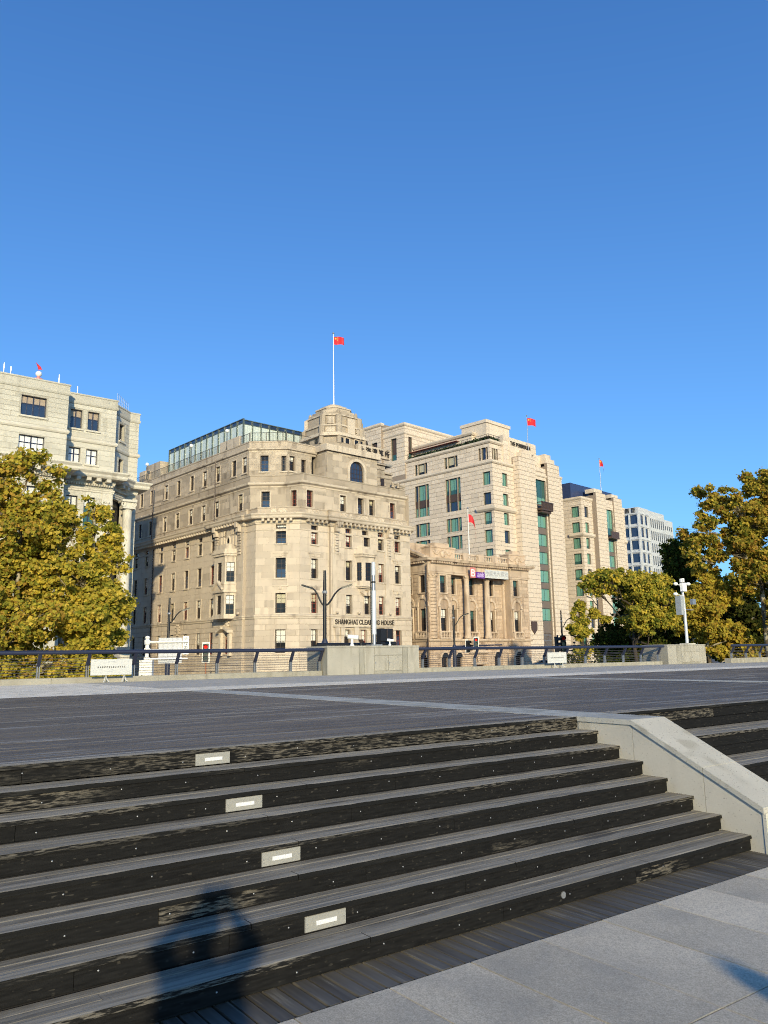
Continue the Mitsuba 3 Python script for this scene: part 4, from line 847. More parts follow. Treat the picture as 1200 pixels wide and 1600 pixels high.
# ---------------------------------------------------------------- low ornate bank with a banner (K)
K = Bld((62.51, 76.64), 4); kk = thing('ornate_bank', 'low ornate sandstone bank with columns, balustrade and a red and white banner', 'building')
KZ0, KZ1 = ROAD, 12.2
kf = K.wall(0, 0, 0, 19.2); kc = K.wall(4.0, 1.35, 0, 11.4); kb = K.wall(4.0, .4, 0, 11.4); ksl = K.wall(0, 20, -90, 20)
def kwin(W, u, w, z0, z1, **k): W.tm = S_BKT; return window(kk, W, u, w, z0, z1, fr='m_bronze', panes=rng.choice([('g_dark',), ('g_dark', 'g_pale'), ('g_dark', 'g_teal_dark')]), pane_split=.6, nx=2, nz=3, **k)
def karch(W, u, w, zs, name, pane=None, th=.5):
    r = w / 2; W.tm = S_BKT; m = MB(); W.ext(m, Point(u, zs).buffer(r + .3, 12).difference(Point(u, zs).buffer(r, 12)).intersection(sbox(u - 9, zs, u + 9, zs + 9)), 0, .16)
    W.box(m, u - r - .4, u - r + .05, 0, .2, zs - .28, zs - .003); W.box(m, u + r - .05, u + r + .4, 0, .2, zs - .28, zs - .003); W.ext(m, Polygon([(u - .14, zs + r - .05), (u + .14, zs + r - .05), (u + .2, zs + r + .42), (u - .2, zs + r + .42)]), 0, .24)
    add(f'{kk}__{name}', m, S_BKT)
for W, us, w in ((kf, (2.55, 16.55), 1.12), (kc, (1.45, 5.0, 8.75), 1.3), (ksl, (18.9, 16.4, 13.5, 10.5, 7.5), 1.05)):
    for u in us:
        kwin(W, u, w, 8.55, 10.75, trim=.22); kwin(W, u, w, 3.75, 6.5, sill=False)
        karch(W, u, 1.5, 7.05, 'arch_surround')
        m = MB()
        for s in (-1, 1):
            p = W.P(u + s * .78, .12, 3.7); m.lathe(p, [(.17, 0), (.17, .15), (.13, .22), (.115, 2.75), (.18, 2.85), (.19, 3.0)], 10)
        add(f'{kk}__window_column', m, S_BKT, 40)
        m = MB(); W.box(m, u - 1.05, u + 1.05, 0, .42, 2.75, 2.95); W.box(m, u - 1.05, u + 1.05, .2, .42, 3.55, 3.7)
        for i in range(7): p = W.P(u - .85 + i * .283, .31, 2.95); m.lathe(p, [(.05, 0), (.09, .18), (.04, .35), (.07, .6)], 6)
        for s in (-1, 1): W.box(m, u + s * .98 - .12, u + s * .98 + .12, .1, .44, 2.95, 3.55)
        add(f'{kk}__balcony', m, S_BKT)
        if W is not ksl or u > 18:
            m = MB(); W0 = W; W = kb if W is kc else W
            if W is not kb or u != 5.0:
                W.open.append((u - .55, u + .55, -2.6, .45))
                W.box(m, u - .55, u - .45, -.42, -.3, -2.6, .45); W.box(m, u + .45, u + .55, -.42, -.3, -2.6, .45); W.box(m, u - .04, u + .04, -.42, -.32, -2.6, .45); W.box(m, u - .45, u + .45, -.42, -.3, .35, .45)
                k = add(f'{kk}__ground_window', m, 'm_bronze'); add(f'{k}__pane', W.box(MB(), u - .5, u + .5, -.4, -.36, -2.6, .45), 'g_dark')
                m = MB(); W.ext(m, Point(u, .452).buffer(.6, 12).intersection(sbox(u - 2, .452, u + 2, 3)), .02, .055); add(f'{k}__fanlight', m, 'g_dark')
                m = MB(); W.ext(m, Point(u, .45).buffer(.85, 12).difference(Point(u, .45).buffer(.6, 12)).intersection(sbox(u - 2, .45, u + 2, 3)), .0, .15); add(f'{k}__archivolt', m, S_BKT)
            W = W0
kb.open.append((3.9, 6.1, ROAD, -.6))
m = MB(); kb.box(m, 3.9, 6.1, -.4, -.3, ROAD, -.6); add(f'{kk}__door', m, 'm_brown')
cartouche(kk, kb, 5.0, 1.6, .5, S_BKT, .15); cartouche(kk, kb, 5.0, .2, .35, S_BKT, .15)
m = MB()
kb.ext(m, Polygon([(3.2, .9), (6.8, .9), (6.4, 1.2), (5.0, 1.9), (3.6, 1.2)]), 0, .35); kb.box(m, 3.4, 6.6, 0, .3, -.45, -.2); add(f'{kk}__door_hood', m, S_BKT)
km = MB()
for a, b in ((0, 4.0), (15.4, 19.2)):
    core(km, kf, a, b, KZ0, KZ1, .5)
core(km, kc, 0, 11.4, KZ0, KZ1, .5); core(km, kb, 0, 11.4, KZ0, 2.4, .5); K.box(km, 4, 15.4, .85, 1.3, 2.0, 2.4); K.box(km, 4.0, 15.4, .3, 1.9, 10.96, 12.1); core(km, ksl, 0, 20, KZ0, KZ1, .5); K.box(km, 18.7, 19.2, .5, 20, KZ0, KZ1); K.box(km, 3.6, 4.0, .5, 1.9, KZ0, KZ1); K.box(km, 15.4, 15.8, .5, 1.9, KZ0, KZ1)
add(f'{kk}__wall', km, S_BK[1])
add(f'{kk}__inside', K.box(MB(), .6, 18.6, 1.95, 19.8, KZ0, KZ1), 'm_black')
for W, a, b, sd in ((kf, .0, 4.0, 1), (kf, 15.4, 19.2, 2), (kc, 0, 11.4, 3), (kb, 0, 11.4, 7), (ksl, 12, 20, 4)):
    ex = [(u0 - .5, u1 + .5, z0 - .2, z1 + 2.0) for u0, u1, z0, z1 in W.open if 3 < z0 < 5] + [(u0 - .25, u1 + .25, z0 - .2, z1 + .25) for u0, u1, z0, z1 in W.open if z0 > 8] + [(u0 - .35, u1 + .35, z0, z1 + .95) for u0, u1, z0, z1 in W.open if z0 < 0]
    if W is not kc: ashlar(K, W, a, b, KZ0, 2.4, .52, 1.9, .06, .11, sd, ex)
    if W is not kb: ashlar(K, W, a, b, 3.0, 10.9, .50, 1.1, .045, .07, sd + 9, ex)
flush_blocks(K, kk, 'stone', S_BK, 220)
KP = [(0, 20), (0, 0), (4.0, 0), (4.0, .3), (15.4, .3), (15.4, 0), (19.2, 0), (19.2, 20)]
add(f'{kk}__string_course', sweep(MB(), K, KP, [(-.6, 2.42), (.18, 2.42), (.26, 2.6), (.26, 2.74), (-.6, 2.78)]), S_BKT)
add(f'{kk}__entablature', sweep(MB(), K, KP, [(-.6, 10.95), (.16, 10.95), (.16, 11.15), (.22, 11.2), (.22, 11.3), (.12, 11.34), (.12, 12.15), (-.6, 12.15)]), S_BKT)
add(f'{kk}__cornice', sweep(MB(), K, KP, [(-.6, 12.16), (.16, 12.16), (.2, 12.5), (.72, 12.52), (.78, 12.7), (.85, 12.85), (-.6, 12.95)]), S_BKT)
m = MB()
for p, q in zip(KP[:6], KP[1:7]):
    if np.hypot(q[0] - p[0], q[1] - p[1]) > 1: teeth(m, K, [p, q], .42, .2, .18, .6, 12.24, 12.51)
add(f'{kk}__dentil_row', m, S_BKT, kind='stuff')
for i, (u, v, r_) in enumerate(((.75, -.05, .62),)):
    m = MB(); c = K.xy(u - .05, v + .3)
    for j in range(18): m.lathe((*c, 2.8 + j * .42), [(.0, 0), (.62, .0), (.66, .05), (.66, .34), (.62, .38), (.0, .38)], 18)
    add(f'{kk}__corner_column', m, S_BK[0], 30); m = MB(); m.lathe((*c, 10.35), [(.6, 0), (.7, .2), (.66, .3), (.8, .5), (.9, .6)], 16)
    for j in range(10): m.tm(ico((c[0] + .72 * math.cos(j * .628), c[1] + .72 * math.sin(j * .628), 10.7), .16, 1))
    add(f'{kk}__column_capital', m, S_BKT)
for u in (3.25, 7.15):
    m = MB(); c = kc.P(u, .95, 2.8); m.lathe(c, [(.5, 0), (.5, .3), (.42, .45), (.4, 1), (.34, 7.5), (.4, 7.6), (.36, 7.7)], 18); add(f'{kk}__giant_column', m, S_BKT, 40)
    m = MB(); m.lathe((c[0], c[1], 10.45), [(.36, 0), (.48, .2), (.42, .25), (.55, .48), (0, .5)], 14)
    for s in (-.36, .36): m.tm(ico((c[0] + s, c[1] - .3, 10.78), .17, 1))
    add(f'{kk}__column_capital', m, S_BKT)
for u in (.05, 11.35):
    m = MB(); kc.box(m, u - .3, u + .3, -.1, .35, 2.8, 10.9); add(f'{kk}__pilaster', m, S_BKT)
# balustrade and corner pedestals
m = MB(); kp = K.wall(0, -.1, 0)
kp.box(m, 4.9, 15.2, -.5, -.2, 12.95, 13.1); kp.box(m, 4.9, 15.2, -.5, -.2, 13.66, 13.84)
for u in np.arange(5.1, 15.1, .34): m.lathe(kp.P(u, -.35, 13.1), [(.06, 0), (.1, .2), (.05, .4), (.09, .56)], 6)
add(f'{kk}__balustrade', m, S_BKT)
for u in (6.9, 9.9, 12.6): add(f'{kk}__balustrade_pier', kp.box(MB(), u - .5, u + .5, -.55, -.12, 12.95, 13.95), S_BKT)
for u0, u1 in ((.35, 4.75), (15.3, 18.7)):
    m = MB(); kp.box(m, u0, u1, -1.6, 0, 12.95, 14.25); kp.box(m, u0 - .1, u1 + .1, -1.7, .1, 14.25, 14.42); kp.box(m, u0 + .9, u1 - .9, -1.4, -.1, 14.42, 14.9); k = add(f'{kk}__corner_pedestal', m, S_BK[2]); um = (u0 + u1) / 2
    cartouche(kk, kp, um, 13.55, .42, S_BKT, .02)
    m = MB()
    for s in (-1, 1):
        for i in range(7): t = i / 6; m.tm(ico(kp.P(um + s * (.55 + 1.1 * t), .04, 13.75 - .35 * math.sin(t * math.pi)), .11, 1))
    add(f'{kk}__garland', m, S_BKT)
# side gable
m = MB(); gl = K.wall(-.05, 20, -90); gl.ext(m, Polygon([(8.4, 12.95), (19.6, 12.95), (14, 15.1)]), -.4, 0); add(f'{kk}__gable', m, S_BK[1])
m = MB()
for s in (-1, 1): m.hexa([gl.P(14 + s * a, d, z + e) for a, z in ((0, 15.1), (5.9, 12.85)) for d in (-.4, .55) for e in (0, .28)])
add(f'{kk}__gable_cornice', m, S_BKT); m = MB()
for i in range(14): t = (i + .5) / 14; gl.box(m, 14 + 5.6 * t - .1, 14 + 5.6 * t + .1, 0, .4, 14.85 - 2.1 * t - .05, 14.85 - 2.1 * t + .16)
add(f'{kk}__gable_dentils', m, S_BKT, kind='stuff')
add(f'{kk}__roof', K.box(MB(), .3, 18.9, .5, 19.8, 12.5, 12.9), 'terr_grey'); add(f'{kk}__roof_block', K.box(MB(), 1.0, 6, 4.5, 12, 12.9, 15.4), S_BK[0])
m = MB(); m.tube([K.wall(0, 0, 0).P(-.35, .1, ROAD), K.wall(0, 0, 0).P(-.35, .1, 12)], [.08, .08], 6); add(f'{kk}__drain_pipe', m, 'm_brown')
# banner on the frieze
bw = K.wall(0, -.62, 0); bn = thing('banner', 'red, purple and white banner with characters hung below the bank cornice', 'banner')
add(f'{bn}__red_panel', bw.box(MB(), 6.95, 7.95, 0, .05, 10.65, 12.0), 'red_banner'); add(f'{bn}__purple_panel', bw.box(MB(), 7.95, 9.7, .01, .06, 10.65, 11.45), 'purple'); add(f'{bn}__white_panel', bw.box(MB(), 9.7, 14.4, 0, .05, 10.75, 11.85), 'm_board')
m = MB(); bw.text(m, 'B', .9, 7.45, 10.85, .055, True, .02); add(f'{bn}__letter', m, 'm_white'); m = MB(); bw.text(m, 'ank', .62, 8.9, 10.8, .065, True, .02, 1.3); add(f'{bn}__letter', m, 'm_lilac')
m = MB()
for i, c_ in enumerate('中国光大银行'): glyph(m, bw, c_, 9.85 + i * .75, 11.05, .66, .052, .07, .07)
add(f'{bn}__characters', m, 'm_greytext')

# ---------------------------------------------------------------- hotel: panel-clad blocks (P, Q)
P_ = Bld((107.12, 100.67), 9); pk = thing('panelled_hotel', 'tall beige panel-clad hotel with teal windows, roof garden and stepped central tower', 'building')
rng = random.Random(9)
pm = MB()
pc = P_.wall(-11.2, 0, 0, 6.3); pl = P_.wall(-11.2, 36, -90, 36); pl.lenv = 36
pp1 = P_.wall(-4.9, -1.3, 0, 5.1); pst = P_.wall(.2, -.9, 0, 4.1); pp2 = P_.wall(4.3, -1.3, 0, 4.1); pw_ = P_.wall(8.4, 0, 0, 2.8)
pr1 = P_.wall(-4.9, 0, -90, 1.3)
def pwin(bk, W, u, w, z0, z1, split=None, **k):
    W.tm = S_PET; r = rng.random(); pa = ('g_teal', 'g_teal') if r < .5 else ('g_teal_dark', 'g_teal') if r < .75 else ('g_blue', 'g_blue') if r < .93 else ('g_dark', 'g_pale')
    return window(bk, W, u, w, z0, z1, fr='m_green', panes=k.pop('panes', pa), pane_split=.28, nx=k.pop('nx', 2), nz=1, rec=.3, sill=False, bar=.1, mb_=.09, **k)
ROW = [(30.5, 32.9), (26.95, 29.1), (23.4, 25.6), (20.1, 22.4), (16.8, 19.0), (13.4, 15.7), (10.0, 12.3), (6.6, 8.9), (3.2, 5.5)]
for z0, z1 in ROW:
    pwin(pk, pc, 3.55, 1.5, z0, z1); pwin(pk, pl, 36 - 1.35, 1.7, z0, z1, nx=2)
for v in (9.2, 17.0, 24.9):
    u = 36 - v
    for z0, z1, dbl in ((26.8, 33.0, 1), (23.0, 25.5, 0), (19.7, 22.2, 0), (16.4, 18.9, 0), (13.1, 15.6, 0)):
        for du, w in ((-1.42, .8), (0, 1.9), (1.42, .8)):
            if dbl:
                pwin(pk, pl, u + du, w, 30.0, z1, nx=1 if w < 1 else 2); pwin(pk, pl, u + du, w, z0, 28.6, nx=1 if w < 1 else 2)
                pl.open.append((u + du - w / 2, u + du + w / 2, 28.6, 30.0)); add(f'{pk}__spandrel', pl.box(MB(), u + du - w / 2, u + du + w / 2, -.32, -.2, 28.6, 30.0), 'm_brown')
            else: pwin(pk, pl, u + du, w, z0, z1, nx=1 if w < 1 else 2)
        zt = z1
    for du in (-.98, .98):
        m = MB(); pl.box(m, u + du - .06, u + du + .06, -.3, .06, 13.1, 33.0)
# central window strip
zs = [33.0, 28.1, 25.7, 22.6, 19.3, 15.9, 12.5, 9.1, 5.8, 3.6, ROAD]
pwin(pk, pst, 2.05, 3.7, 28.3, 33.0, nx=3, panes=('g_teal', 'g_teal_dark'))
add(f'{pk}__balcony', pst.box(pst.box(pst.box(MB(), .2, 3.9, 0, 1.4, 26.9, 27.3), .5, 3.6, 0, 1.1, 26.5, 26.9), .15, 3.95, 1.3, 1.42, 27.3, 28.3), 'm_brown')
m = MB()
for i in range(15): pst.box(m, .2 + i * .255, .25 + i * .255, 1.34, 1.46, 27.2, 28.5)
pst.box(m, .15, 4.0, 1.3, 1.5, 28.3, 28.5)
for s in (.15, 3.95): pst.box(m, s - .04, s + .04, 0, 1.4, 28.3, 28.45)
add(f'{pk}__balcony_rail', m, 'm_bronze')
for i, z in enumerate((23.9, 20.4, 17.0, 13.6, 10.2, 6.6)):
    pwin(pk, pst, 2.05, 3.4, z, z + 2.25, nx=2, panes=('g_teal', 'g_teal'))
pst.open.append((.35, 3.75, ROAD, 28.3))
sm_ = MB(); lo = -1.5
for za, zb in zip([26.3, 23.88, 20.38, 16.98, 13.58, 10.18, 6.58], [22.67, 19.27, 15.87, 12.47, 8.87]): pass
gaps = [(26.17, 28.28), (22.67, 23.88), (19.27, 20.38), (15.87, 16.98), (12.47, 13.58), (8.87, 10.18), (4.3, 6.58)]
for a, b in gaps: add(f'{pk}__spandrel', pst.box(MB(), .36, 3.74, -.34, -.2, a, b), 'm_spandrel')
k = add(f'{pk}__grille_door', pst.box(MB(), .36, 3.74, -.4, -.3, ROAD, 4.29), 'm_brown'); m = MB()
for i in range(9): pst.box(m, .5 + i * .37, .56 + i * .37, -.3, -.22, ROAD, 4.2)
for i in range(8): pst.box(m, .4, 3.7, -.3, -.24, -3 + i, -2.93 + i)
add(f'{k}__bars', m, 'm_steel')
for z0, z1 in ((31.2, 33.4), (27.0, 29.2), *[(a - .3, b - .3) for a, b in ROW[2:]]): pwin(pk, pw_, .8, 1.3, z0, z1, nx=1)
tops = {0: 34.6}
for W, L, zt in ((pc, 6.3, 34.6), (pl, 36, 34.6), (pp1, 5.1, 36.4), (pst, 4.1, 34.6), (pp2, 4.1, 36.6), (pw_, 2.8, 35.1)):
    core(pm, W, 0, L, ROAD, zt, .6)
P_.box(pm, -4.88, -4.78, -1.25, 3, ROAD, 36.4); P_.box(pm, .1, .2, -1.3, 0, ROAD, 36.0); P_.box(pm, 4.3, 4.4, -1.3, 0, ROAD, 36.0); P_.box(pm, 8.3, 8.4, -1.3, 3, ROAD, 36.6); P_.box(pm, 11.1, 11.2, .6, 30, ROAD, 35.1)
add(f'{pk}__wall', pm, S_PEJ)
add(f'{pk}__inside', P_.box(P_.box(MB(), -10.4, 11.0, .7, 35.5, ROAD, 34.4), .3, 4.2, -.35, .7, ROAD, 34.4), 'm_black')
for W, L, zt, sd in ((pc, 6.3, 34.3, 1), (pl, 36, 34.3, 2), (pp1, 5.1, 36.3, 3), (pst, 4.1, 34.5, 4), (pp2, 4.1, 36.5, 5), (pw_, 2.8, 35.0, 6), (pr1, 1.3, 36.3, 7)):
    ashlar(P_, W, 0, L, 1.5, zt, .82, 1.75, .075, .05, sd); ashlar(P_, W, 0, L, ROAD, 1.45, .9, 1.75, .075, .05, sd + 8)
flush_blocks(P_, pk, 'cladding_panel', S_PE, 300)
def led(pts, z, d, h, bk=pk, B=P_, mt=S_PET): add(f'{bk}__ledge', sweep(MB(), B, pts, [(-.3, z), (d * .5, z), (d, z + h * .4), (d, z + h), (-.3, z + h + .04)]), mt)
led([(-11.2, 3.6), (-11.2, 0), (-4.9, 0)], 25.75, .55, .8)
led([(-11.2, 36), (-11.2, 0), (-4.9, 0)], 34.32, .35, .55); led([(-11.2, 36), (-11.2, 0), (-4.9, 0)], 33.4, .14, .2)
led([(8.4, 0), (11.2, 0)], 34.5, .25, .5); led([(.3, -.95), (4.3, -.95)], 33.6, .2, .4)
for u0, u1, z0, z1, v in ((-3.4, -.2, 36.4, 37.6, -1.0), (-2.4, 1.0, 37.6, 38.2, -.7), (.2, 4.3, 34.6, 35.4, -.9), (4.3, 7.4, 36.6, 37.6, -1.0), (4.6, 6.6, 37.6, 38.5, -.7)):
    st_w = P_.wall(u0, v, 0, u1 - u0); m = MB(); P_.box(m, u0, u1, v, v + 3.2, z0, z1); add(f'{pk}__tower_step', m, S_PET)
    for i in range(int((u1 - u0) / 1.1)):
        for z in np.arange(z0, z1 - .2, .8): P_.blocks.append((st_w, i * 1.1 + .03, i * 1.1 + 1.07, z + .03, min(z + .77, z1), .05, rng.randrange(3)))
# upper storey set back, sign wall, penthouse, rear block
up = P_.wall(-10.7, 36, -90, 35.2); uf = P_.wall(-10.7, .8, 0, 5.8); um_ = MB()
for v in (10.0, 17.6, 25.3): 
    for du, w in ((-1.2, .7), (.1, 1.7), (1.35, .7)): pwin(pk, up, 36 - v + du, w, 35.25, 37.35, nx=1, panes=rng.choice([('g_blue', 'g_blue'), ('g_dark', 'g_yellow')]))
for du, w in ((33.0, .5), (33.9, 1.0), (34.7, .4)): pwin(pk, up, du - .1, w, 35.3, 37.6, nx=1, panes=('g_blue', 'g_blue'))
for u, w in ((.75, .4), (1.4, .7), (2.1, .5)): pwin(pk, uf, u, w, 35.3, 37.4, nx=1, panes=rng.choice([('g_blue', 'g_blue'), ('g_dark', 'g_yellow')]))
core(um_, up, 0, 35.2, 34.5, 39.0, .5); core(um_, uf, 0, 5.8, 34.5, 39.0, .5); add(f'{pk}__upper_wall', um_, S_PEJ); add(f'{pk}__upper_inside', P_.box(MB(), -10.1, 11, 1.4, 35, 34.5, 38.6), 'm_black')
for W, L, sd in ((up, 35.2, 31), (uf, 5.8, 32)): ashlar(P_, W, 0, L, 34.95, 38.2, .8, 1.75, .05, .06, sd)
led([(-10.7, 36), (-10.7, .8), (-4.9, .8)], 38.25, .4, .6)
sw = P_.wall(-5.4, .3, 0, 8.4); m = MB(); sw.box(m, 0, 8.4, -2.5, 0, 34.7, 40.2); sw.box(m, -1.6, 0, -2.6, -.2, 34.7, 40.4); sw.box(m, 6.6, 8.2, -2.4, .25, 36, 40.0); sw.box(m, 8.2, 9.9, -2.4, .1, 35, 38.2); add(f'{pk}__sign_wall', m, S_PET)
ashlar(P_, sw, 0, 6.6, 36.4, 38.4, .85, 1.5, .05, .05, 41); sb = sw.sub(-1.6, -.2); ashlar(P_, sb, 0, 1.6, 35, 40.3, .82, 1.6, .05, .05, 42); sb2 = sw.sub(6.6, .25); ashlar(P_, sb2, 0, 1.6, 36, 39.9, .82, 1.6, .05, .05, 43)
flush_blocks(P_, pk, 'upper_panel', S_PE, 60)
m = MB(); sw.text(m, 'THE PENINSULA', .72, 3.5, 38.75, .02, True, .1, 6.3); add(f'{pk}__lettering', m, 'black_text')
pn_ = MB(); P_.box(pn_, -8.6, 8, 6.5, 21.2, 38.9, 41.6); add(f'{pk}__penthouse', pn_, S_PET)
add(f'{pk}__penthouse_cornice', sweep(MB(), P_, [(-8.6, 21.2), (-8.6, 6.5), (8, 6.5)], [(-.2, 41.2), (.3, 41.3), (.5, 41.6), (.5, 41.8), (-.2, 41.9)]), S_PET)
add(f'{pk}__awning', P_.wall(-8.6, 26, -90).box(MB(), 3.5, 16.5, .02, .9, 40.62, 40.71), 'red_awning')
add(f'{pk}__penthouse_glazing', P_.wall(-8.6, 26, -90).box(MB(), 5, 19, .0, .06, 39.3, 40.1), 'g_dark')
m = MB(); P_.box(m, -7.8, -.6, 3.6, 9.5, 38.9, 43.3); P_.box(m, -8.0, -.4, 3.4, 9.7, 43.3, 43.9); add(f'{pk}__roof_block', m, S_PET)
rb = P_.wall(-11.0, 46, -90, 24.5); rm = MB(); rf = P_.wall(-11.0, 21.5, 0, 27); r2 = P_.wall(-11.6, 46, -90, 18.5); r2f = P_.wall(-11.6, 27.5, 0, .6)
for W, u in ((rb, 46 - 24.5), (r2, 46 - 29.5), (r2, 46 - 33.5), (r2, 46 - 37.5), (rf, 1.6)): pwin(pk, W, u, 1.6 if W is not rf else 1.1, 39.3, 43.9, nx=1, panes=('g_teal_dark', 'm_brown'))
core(rm, rb, 18.5, 24.5, 34, 46.5, .6); core(rm, rf, 0, 27, 34, 46.5, .6); core(rm, r2, 0, 18.5, 34, 47.6, .6); core(rm, r2f, 0, .6, 34, 47.6, .5); P_.box(rm, -11.0, 16, 27.5, 28.0, 46.5, 47.6)
add(f'{pk}__rear_wall', rm, S_PEJ); add(f'{pk}__rear_inside', P_.box(P_.box(MB(), -10.3, 15.4, 22.2, 27.5, 34, 46.3), -10.9, 15, 28.1, 46, 34, 47.4), 'm_black')
ashlar(P_, rb, 18.5, 24.5, 36, 46.4, .95, 2.4, .075, .05, 51); ashlar(P_, rf, 0, 27, 38, 46.4, .95, 2.4, .075, .05, 52); ashlar(P_, r2, 0, 18.5, 36, 47.5, .95, 2.4, .075, .05, 53); flush_blocks(P_, pk, 'rear_panel', S_PE, 60)
led([(-11.0, 27.5), (-11.0, 21.5), (16.0, 21.5)], 44.3, .25, .5); led([(-11.0, 27.5), (-11.0, 21.5), (16.0, 21.5)], 46.0, .35, .6); led([(-11.6, 46), (-11.6, 27.5), (-11.0, 27.5)], 47.1, .35, .6)
m = MB()
for s, e in (((-10.4, 30), (-10.4, 1.2)), ((-10.4, 1.2), (-5.2, 1.2))):
    p, q = P_.xy(*s), P_.xy(*e); L = np.linalg.norm(q - p)
    for z in (39.1, 39.6, 40.05): m.tube([(*p, z), (*q, z)], [.04, .04], 5)
    for i in range(int(L / 1.5) + 1): t = p + (q - p) * min(1, i * 1.5 / L); m.tube([(*t, 38.9), (*t, 40.1)], [.04, .04], 5)
add(f'{pk}__roof_railing', m, 'm_bronze')
lv = np.random.default_rng(3); m = MB()
for i in range(2600):
    if lv.random() < .8: v = lv.uniform(1.4, 28); u = -9.9 + lv.normal(0, .25)
    else: u = lv.uniform(-10, -5.4); v = 1.6 + lv.normal(0, .25)
    h = .9 * (.35 + .65 * meshkit.noise(np.array([v * .5, u * .5, 3.0]))); c = np.array([*P_.xy(u, v), 39.0 + lv.uniform(0, h)]); d1, d2 = lv.normal(0, .14, 3), lv.normal(0, .14, 3); m.add([c - d1, c + d2, c + d1, c - d2], [[0, 1, 2, 3]])
rg_ = add('roof_shrubs', m, 'leaf_dark'); labels[rg_] = {'label': 'dark green shrubs in planters along the hotel roof terrace', 'kind': 'stuff'}
m = MB(); sh = pp1.sub(-1.1, -.9) if False else P_.wall(-7.2, 0, 0); m2 = pp1
for a_, b_ in ((0, 0),): m2.ext(m, Polygon([(1.3, 6.4), (3.1, 6.4), (3.1, 5.0), (2.2, 4.1), (1.3, 5.0)]), .05, .18)
add(f'{pk}__shield', m, 'm_brown')
x, y = P_.xy(.0, -.2); flagpole(x, y, 36.6, 45.2, 'thin flagpole standing before the hotel sign wall', .08, 'm_steel'); flag(x + .1, y, 44.9, 2.1, 1.4, -5, 'red flag blowing straight out before the hotel sign wall', .02, True, 1.2, .08)

Q = Bld((125.86, 106.7), 9); qk = thing('rear_hotel_block', 'second beige panel-clad block with blue roof behind the taller hotel', 'building')
qc = Q.wall(3.6, 0, 0, 4.4); ql = Q.wall(3.6, 30, -90, 30); q1 = Q.wall(8.0, -1.1, 0, 4.0); qs = Q.wall(12.0, -.8, 0, 3.5); q2 = Q.wall(15.5, -1.1, 0, 3.6); qw = Q.wall(19.1, 0, 0, 3.0); qm = MB()
QR = [(28.9, 31.2), (25.6, 27.8), (22.2, 24.5), (18.9, 21.2), (15.6, 17.9), (12.3, 14.6), (9.0, 11.3), (5.7, 8.0), (2.4, 4.7)]
for z0, z1 in QR: pwin(qk, qc, 1.95, 1.5, z0, z1, nx=1); pwin(qk, ql, 30 - 1.45, 1.9, z0, z1); pwin(qk, ql, 30 - 6.5, 1.9, z0, z1); pwin(qk, qw, 1.5, 1.2, z0, z1, nx=1)
pwin(qk, qs, 1.75, 3.1, 25.8, 31.4, nx=3)
for z0, z1 in QR[2:]: pwin(qk, qs, 1.75, 3.0, z0 - .1, z1 + .1)
qs.open.append((.2, 3.3, ROAD, 25.8)); gq = [25.8] + [z for a, b in QR[2:] for z in (b + .1, a - .1)] + [ROAD]
for a, b in zip(gq[0::2], gq[1::2]): add(f'{qk}__spandrel', qs.box(MB(), .2, 3.3, -.34, -.2, b, a), 'm_spandrel')
for W, L, zt in ((qc, 4.4, 33.2), (ql, 30, 33.2), (q1, 4.0, 34.6), (qs, 3.5, 33.6), (q2, 3.6, 34.4), (qw, 3.0, 32.8)): core(qm, W, 0, L, ROAD, zt, .6)
for u in (8.0, 11.9, 15.5, 19.0): Q.box(qm, u, u + .1, -1.1, 2, ROAD, 34)
Q.box(qm, 22.0, 22.1, .6, 28, ROAD, 32.8); add(f'{qk}__wall', qm, S_PEJ); add(f'{qk}__inside', Q.box(Q.box(MB(), 4.4, 21.9, .7, 29.5, ROAD, 33), 12.1, 15.4, -.25, .7, ROAD, 33), 'm_black')
for W, L, zt, sd in ((qc, 4.4, 33.1, 1), (ql, 12 + 18, 33.1, 2), (q1, 4.0, 34.5, 3), (qs, 3.5, 33.5, 4), (q2, 3.6, 34.3, 5), (qw, 3.0, 32.7, 6)): ashlar(Q, W, 0, L, ROAD, zt, .82, 1.75, .06, .06, sd)
flush_blocks(Q, qk, 'cladding_panel', S_PE, 120)
led([(3.6, 3), (3.6, 0), (8, 0)], 24.7, .5, .75, qk, Q); led([(3.6, 30), (3.6, 0), (8, 0)], 32.6, .3, .6, qk, Q); led([(19.1, 0), (22.1, 0)], 24.7, .4, .7, qk, Q); led([(19.1, 0), (22.1, 0)], 32.4, .2, .45, qk, Q)
m = MB(); Q.box(m, 8.3, 11.6, -.6, 1.6, 34.6, 35.5); add(f'{qk}__tower_step', m, S_PET); m = MB(); Q.box(m, 15.7, 18.4, -.6, 1.6, 34.4, 35.2); add(f'{qk}__tower_step', m, S_PET)
add(f'{qk}__blue_roof', Q.box(MB(), 3.8, 21.5, 2.4, 26, 33.2, 36.6), 'blue_roof')
m = MB(); Q.box(m, 19.3, 19.6, .3, .6, 32.8, 34.6); Q.box(m, 20, 20.6, .2, .7, 32.8, 33.8); add(f'{qk}__roof_plant', m, 'm_bronze')
add(f'{qk}__balcony', qs.box(qs.box(MB(), .1, 3.4, 0, 1.2, 24.9, 25.25), .1, 3.4, 1.12, 1.2, 25.25, 26.4), 'm_brown')
m = MB(); c = Q.xy(2.2, 9); m.tube([(*c, 30), (*c, 36.6)], [.08, .06], 6); m.lathe((*c, 36.3), [(0, 0), (.5, .2), (.6, .35)], 10); add(f'{qk}__dish', m, 'm_white')
x, y = Q.xy(11.9, -.3); flagpole(x, y, 35.0, 42.6, 'slender flagpole on the second hotel block', .08, 'm_steel'); flag(x + .08, y, 42.4, 1.5, 1.5, -40, 'furled red flag drooping on the second hotel block', .85, True, 2.0, .3)
